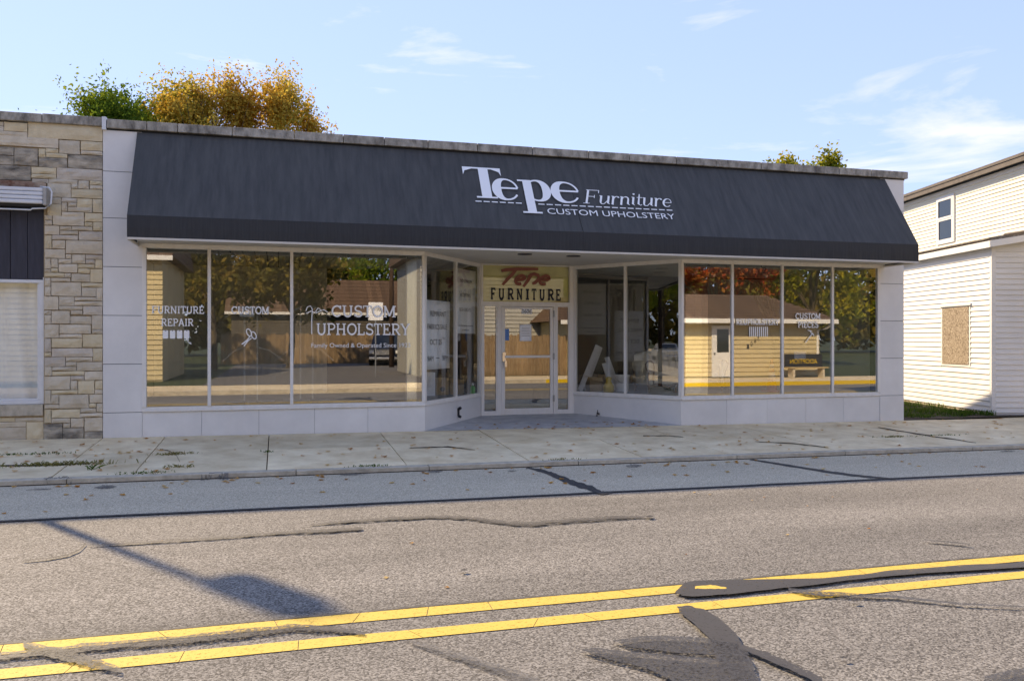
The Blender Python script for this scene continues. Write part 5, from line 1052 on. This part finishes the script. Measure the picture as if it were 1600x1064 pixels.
def vehicle(name, label, cat, loc, rz_, body, cab, glasses, width, paint, r, wx_, grille=True):
    t = thing(name, label, cat, (0, 0, 0)); hw2 = width / 2
    w = MB(); w.prism([(x, -hw2, z) for x, z in body], (0, width, 0)); w.build('body', M[paint], t, bevel=.05)
    w = MB(); k = hw2 * .82; n = len(cab); w.add([(x, -(hw2 - .04 if z < cab[0][1] + .05 else k), z) for x, z in cab] + [(x, (hw2 - .04 if z < cab[0][1] + .05 else k), z) for x, z in cab], [tuple(range(n)), tuple(range(n, 2 * n))[::-1]] + [((i + 1) % n, i, n + i, n + (i + 1) % n) for i in range(n)]); w.build('cab', M[paint], t, bevel=.04)
    for g in glasses: w = MB(); w.add(g, [tuple(range(len(g)))]); w.build('window', M['carglass'], t)
    for x in wx_:
        for s in (-1, 1): wheel(t, x, s * (hw2 - .10), r, .24)
    xf = max(x for x, z in body); zf = r * 2
    if grille:
        w = MB(); w.box(xf + .005, xf + .03, -.55, .55, zf * .85, zf * 1.25); w.build('grille', M['chrome'], t)
        for s in (-1, 1): w = MB(); w.box(xf + .005, xf + .035, s * .78 - .14, s * .78 + .14, zf * .95, zf * 1.22); w.build('headlight', M['lamp'], t, bevel=.02)
        w = MB(); w.box(xf - .02, xf + .10, -hw2 + .03, hw2 - .03, r * .95, r * 1.35); w.build('bumper', M['chrome'], t, bevel=.03)
    t.location = loc; t.rotation_euler = (0, 0, rz_); return t
p = mirrored(612, 575, 36)
vehicle('pickup_truck', 'dark navy pickup truck parked facing the street in the lot opposite', 'truck', (p.x, -38.2, -.05), math.radians(100), [(-2.8, .45), (2.7, .45), (2.75, 1.05), (1.3, 1.18), (-2.8, 1.15)], [(-.9, 1.13), (1.35, 1.13), (.65, 1.85), (-.7, 1.88)],
        [[(1.30, -.80, 1.2), (1.30, .80, 1.2), (.72, .72, 1.8), (.72, -.72, 1.8)], [(-.7, .90, 1.25), (1.0, .90, 1.25), (.55, .80, 1.78), (-.6, .80, 1.78)], [(-.7, -.90, 1.25), (1.0, -.90, 1.25), (.55, -.80, 1.78), (-.6, -.80, 1.78)]], 1.95, 'navy', .38, (-1.75, 1.75))
vehicle('parked_sedan', 'silver sedan parked far along the street', 'car', (-44, -7.6, -.2), 0, [(-2.3, .35), (2.25, .35), (2.25, .72), (1.0, .88), (-1.6, .92), (-2.3, .88)], [(-1.7, .88), (1.1, .86), (.4, 1.38), (-.9, 1.40)],
        [[(1.05, -.68, .92), (1.05, .68, .92), (.46, .62, 1.34), (.46, -.62, 1.34)], [(-1.3, .85, .96), (.8, .85, .94), (.35, .72, 1.32), (-.85, .72, 1.33)], [(-1.3, -.85, .96), (.8, -.85, .94), (.35, -.72, 1.32), (-.85, -.72, 1.33)]], 1.8, 'silver', .32, (-1.4, 1.4))
# poles and signs across the street
def upole(x, Y, h, label, transformer=None, r=.15, z0=-.06, arm=True):
    t = thing('utility_pole', label, 'utility pole', (x, Y, z0)); w = MB(); w.tube([(x, Y, z0 - .2), (x, Y, h * .5), (x, Y, h)], [r, r * .85, r * .7], 12); w.build('shaft', M['pole'], t, smooth=True)
    if arm: w = MB(); w.bar((x - 1.1, Y, h - .5), (x + 1.1, Y, h - .5), .10, .12); w.build('crossarm', M['pole'], t)
    if transformer:
        tx2, ty2, tz2 = transformer; w = MB(); w.lathe([(.14, 0), (.22, .03), (.22, .72), (.17, .79), (.06, .82)], (tx2, ty2, tz2), 16); w.build('transformer', M['steel'], t, smooth=True)
        for k in (-.1, .1): w = MB(); w.lathe([(.04, 0), (.05, .05), (.03, .2)], (tx2 + k, ty2, tz2 + .80), 8); w.build('bushing', M['lamp'], t)
    return t
p = mirrored(612, 577, 33); upole(p.x, -33, 9.0, 'dark utility pole standing beside the pickup truck across the street')
def streetsign(x, Y, h, label, lines):
    t = thing('street_sign', label, 'sign', (x, Y, -.06)); w = MB(); w.tube([(x, Y, -.1), (x, Y, h)], .03, 8); w.build('post', M['steel'], t); w = MB(); w.box(x - .30, x + .30, Y + .035, Y + .04, h - .75, h); pl = w.build('plate', M['paper'], t)
    for s, z in lines: mb = MB(); put_text(mb, s, (x + .2, Y + .044, h - z), (-.4, 0, 0), (0, 0, .14)); mb.build('lettering', M['ink'], pl)
p = mirrored(587, 480, 20.5); streetsign(p.x, -20.5, p.z + .2, 'white one way street sign on a steel post across the street', [('ONE WAY', .35)])
# the pole beside the stone building whose shadow falls over the road
upole(-4.75, -1.35, 6.9, 'utility pole with a grey transformer on the pavement before the stone building', (-4.55, -1.42, 6.05), r=.075, z0=-.1, arm=False)
# trees across the street
def far_tree(x, Y, top, cr, mat_, n, seed, label, **kw): return tree('street_tree', label, (x, Y, -.1), top, cr, mat_, n, .17, seed, 'trees across the street', **kw)
far_tree(-3.2, -31, 9.5, (3.6, 3, 3.6), 'lf_olive', 7000, 21, 'olive tree left of the parking lot behind the beige two storey house')
far_tree(.6, -33, 8.6, (2.6, 2.6, 3.2), 'lf_olive', 6000, 22, 'olive tree at the near edge of the parking lot')
far_tree(-8.5, -33, 11, (4, 3, 4), 'lf_green', 6000, 23, 'tall green tree rising behind the beige two storey house')
far_tree(8.5, -56, 12, (4.5, 4, 4.5), 'lf_green', 6000, 24, 'green tree behind the rust brown roof')
far_tree(1.5, -58, 10.5, (4.5, 4, 4), 'lf_olive', 6000, 25, 'olive tree behind the rust brown roof')
far_tree(25.2, -30, 8.2, (3.8, 3.2, 3.0), 'lf_red', 8000, 26, 'bright red maple behind the beige cottage')
far_tree(19.3, -31, 7.6, (3.0, 3, 3.0), 'lf_green', 6000, 27, 'green tree behind the ridge of the beige cottage')
far_tree(31, -29, 9.5, (3.6, 3, 4), 'lf_yg', 6000, 28, 'yellow green tree beyond the hipped end of the beige cottage')
far_tree(14.5, -33, 8, (3, 3, 3.4), 'lf_orange', 5000, 29, 'orange tree between the grey house and the beige cottage')
for i, (x, Y, top, mm) in enumerate(((-30, -20, 10, 'lf_yg'), (-42, -17, 9, 'lf_green'), (-55, -22, 12, 'lf_olive'), (-62, -2, 9, 'lf_orange'), (-75, -12, 11, 'lf_green'), (-24, -24, 8, 'lf_red'))):
    far_tree(x, Y, top, (3.6, 3.6, 3.6), mm, 3500, 40 + i, ('yellow green', 'dark green', 'tall olive', 'orange', 'distant green', 'small red')[i] + ' street tree far beyond the stone building')

# the far wood that closes the view across and along the street
r4 = np.random.RandomState(9); P = []
for k in range(150):
    a = k / 150
    if k < 100: x = -75 + 170 * a * 1.5; y = -66 - 8 * r4.rand()
    elif k < 128: x = -82 - 12 * r4.rand(); y = -62 + 80 * (k - 100) / 28
    else: x = 96 + 10 * r4.rand(); y = -62 + 60 * (k - 128) / 22
    h = r4.uniform(4.2, 7.5); m = 260; d = r4.normal(size=(m, 3)); d /= np.linalg.norm(d, axis=1)[:, None]
    P.append(np.array([x, y, h * .85]) + d * np.array([4.0, 3.5, h * .8]) * r4.uniform(.6, 1.0, (m, 1)))
P = np.concatenate(P); P = P[P[:, 2] > -.1]; n = len(P); a = r4.normal(size=(n, 3)); a /= np.linalg.norm(a, axis=1)[:, None]; b = np.cross(a, r4.normal(size=(n, 3))); b /= np.linalg.norm(b, axis=1)[:, None]; s = r4.uniform(.35, .8, (n, 1))
V = np.stack([P - a * s, P + b * s * .7, P + a * s, P - b * s * .7], 1).reshape(-1, 3)
fw = MB().add([tuple(v) for v in V], [(4 * i, 4 * i + 1, 4 * i + 2, 4 * i + 3) for i in range(n)]).build('far_wood', M['lf_olive'], kind='stuff'); tag(fw, 'distant belt of autumn trees closing the view across the street', 'woodland')

# ================================================================== SMALL THINGS ON THE PAVEMENT
r3 = np.random.RandomState(5); V = []; Fc = []
def fleaf(X, Y, s, z):
    a = r3.rand() * 6.28; c, sn_ = math.cos(a), math.sin(a); k = len(V); hgt = s * r3.uniform(.15, .7); out = [(1, 0), (.45, .35), (.1, .75), (-.25, .4), (-.9, .1), (-.3, -.35), (.1, -.7), (.45, -.3)]
    V.append((X, Y, z + .004))
    for u, v in out: V.append((X + s * (u * c - v * sn_), Y + s * (u * sn_ + v * c), z + .003 + hgt * abs(v) * r3.uniform(.3, 1) + .25 * s * max(0, u) * r3.rand()))
    for i in range(8): Fc.append((k, k + 1 + i, k + 1 + (i + 1) % 8))
for k in range(430):
    m_ = r3.rand()
    if m_ < .55: X = r3.uniform(-5, 15); Y = -3.0 + 2.9 * r3.rand()
    elif m_ < .68: X = r3.uniform(-5, 14); Y = -3.30 - .12 * abs(r3.normal())
    elif m_ < .80: X = r3.uniform(3.2, 6.8); Y = -.15 + .9 * r3.rand() ** 2
    elif m_ < .88: X = r3.uniform(-4.5, -1.6); Y = -1.45 + .12 * r3.normal()
    else: X = r3.uniform(-3, 11); Y = r3.uniform(-5, -3.4)
    if Y > 0 and not (XL + .3 < X < XR - .3): Y = -.1
    fleaf(X, Y, r3.uniform(.026, .062), rz(X, Y) + .004 if Y > 0 else gz(X, Y) + (.006 if Y > -3.2 else .006))
for k in range(14): X = r3.uniform(-2, 9); Y = r3.uniform(-8.5, -5.5); fleaf(X, Y, r3.uniform(.015, .03), gz(X, Y) + .004)
lv = MB().add(V, Fc).build('leaf_litter', M['fallen'], kind='stuff'); tag(lv, 'scattered brown and yellow fallen leaves on the pavement and gutter', 'leaves')
def weed(px, py, wpx, n, hgt, label, m='weed'):
    X0, Y0_ = gnd(px, py); sp = wpx / 90.0; z = gz(X0, min(Y0_, -.02)); w = MB(); vs = []; fs = []
    for k in range(n):
        x = X0 + r3.normal() * sp * .45; y = Y0_ + r3.normal() * .035; h = hgt * r3.uniform(.3, 1); l = r3.normal(size=2) * h * .8; a = r3.rand() * 3.14; dx_, dy_ = math.cos(a) * .006, math.sin(a) * .006; b = len(vs)
        vs += [(x - dx_, y - dy_, z - .005), (x + dx_, y + dy_, z - .005), (x + l[0] * .5 + dx_, y + l[1] * .5 + dy_, z + h * .7), (x + l[0], y + l[1], z + h * .85)]; fs += [(b, b + 1, b + 2), (b, b + 2, b + 3)]
    tag(w.add(vs, fs).build('weed_clump', M[m], kind='stuff'), label, 'weeds', 'weeds in the pavement cracks')
weed(85, 727, 75, 260, .07, 'wide clump of dry grass in the pavement crack before the stone building'); weed(272, 710, 26, 120, .05, 'low weed clump at the crossing pavement crack below the furniture repair window')
weed(40, 710, 60, 120, .035, 'thin weeds along the long crack before the stone building', 'grass'); weed(225, 739, 34, 90, .035, 'low weeds in the gutter below the left show window', 'grass'); weed(277, 730, 22, 60, .05, 'small tuft by the kerb below the left show window')
weed(420, 706, 8, 30, .05, 'tiny tuft in the pavement joint below the custom lettering', 'grass'); weed(580, 728, 24, 70, .03, 'low weeds in the gutter below the custom upholstery window', 'grass'); weed(144, 733, 6, 14, .08, 'single green sprig by the kerb before the stone building', 'grass')
weed(1395, 683, 30, 90, .04, 'low weeds in the pavement crack near the right corner of the shop'); weed(1470, 680, 50, 110, .025, 'line of weeds in the diagonal crack before the grass strip', 'grass'); weed(880, 718, 26, 60, .03, 'low weeds in the gutter before the entrance')
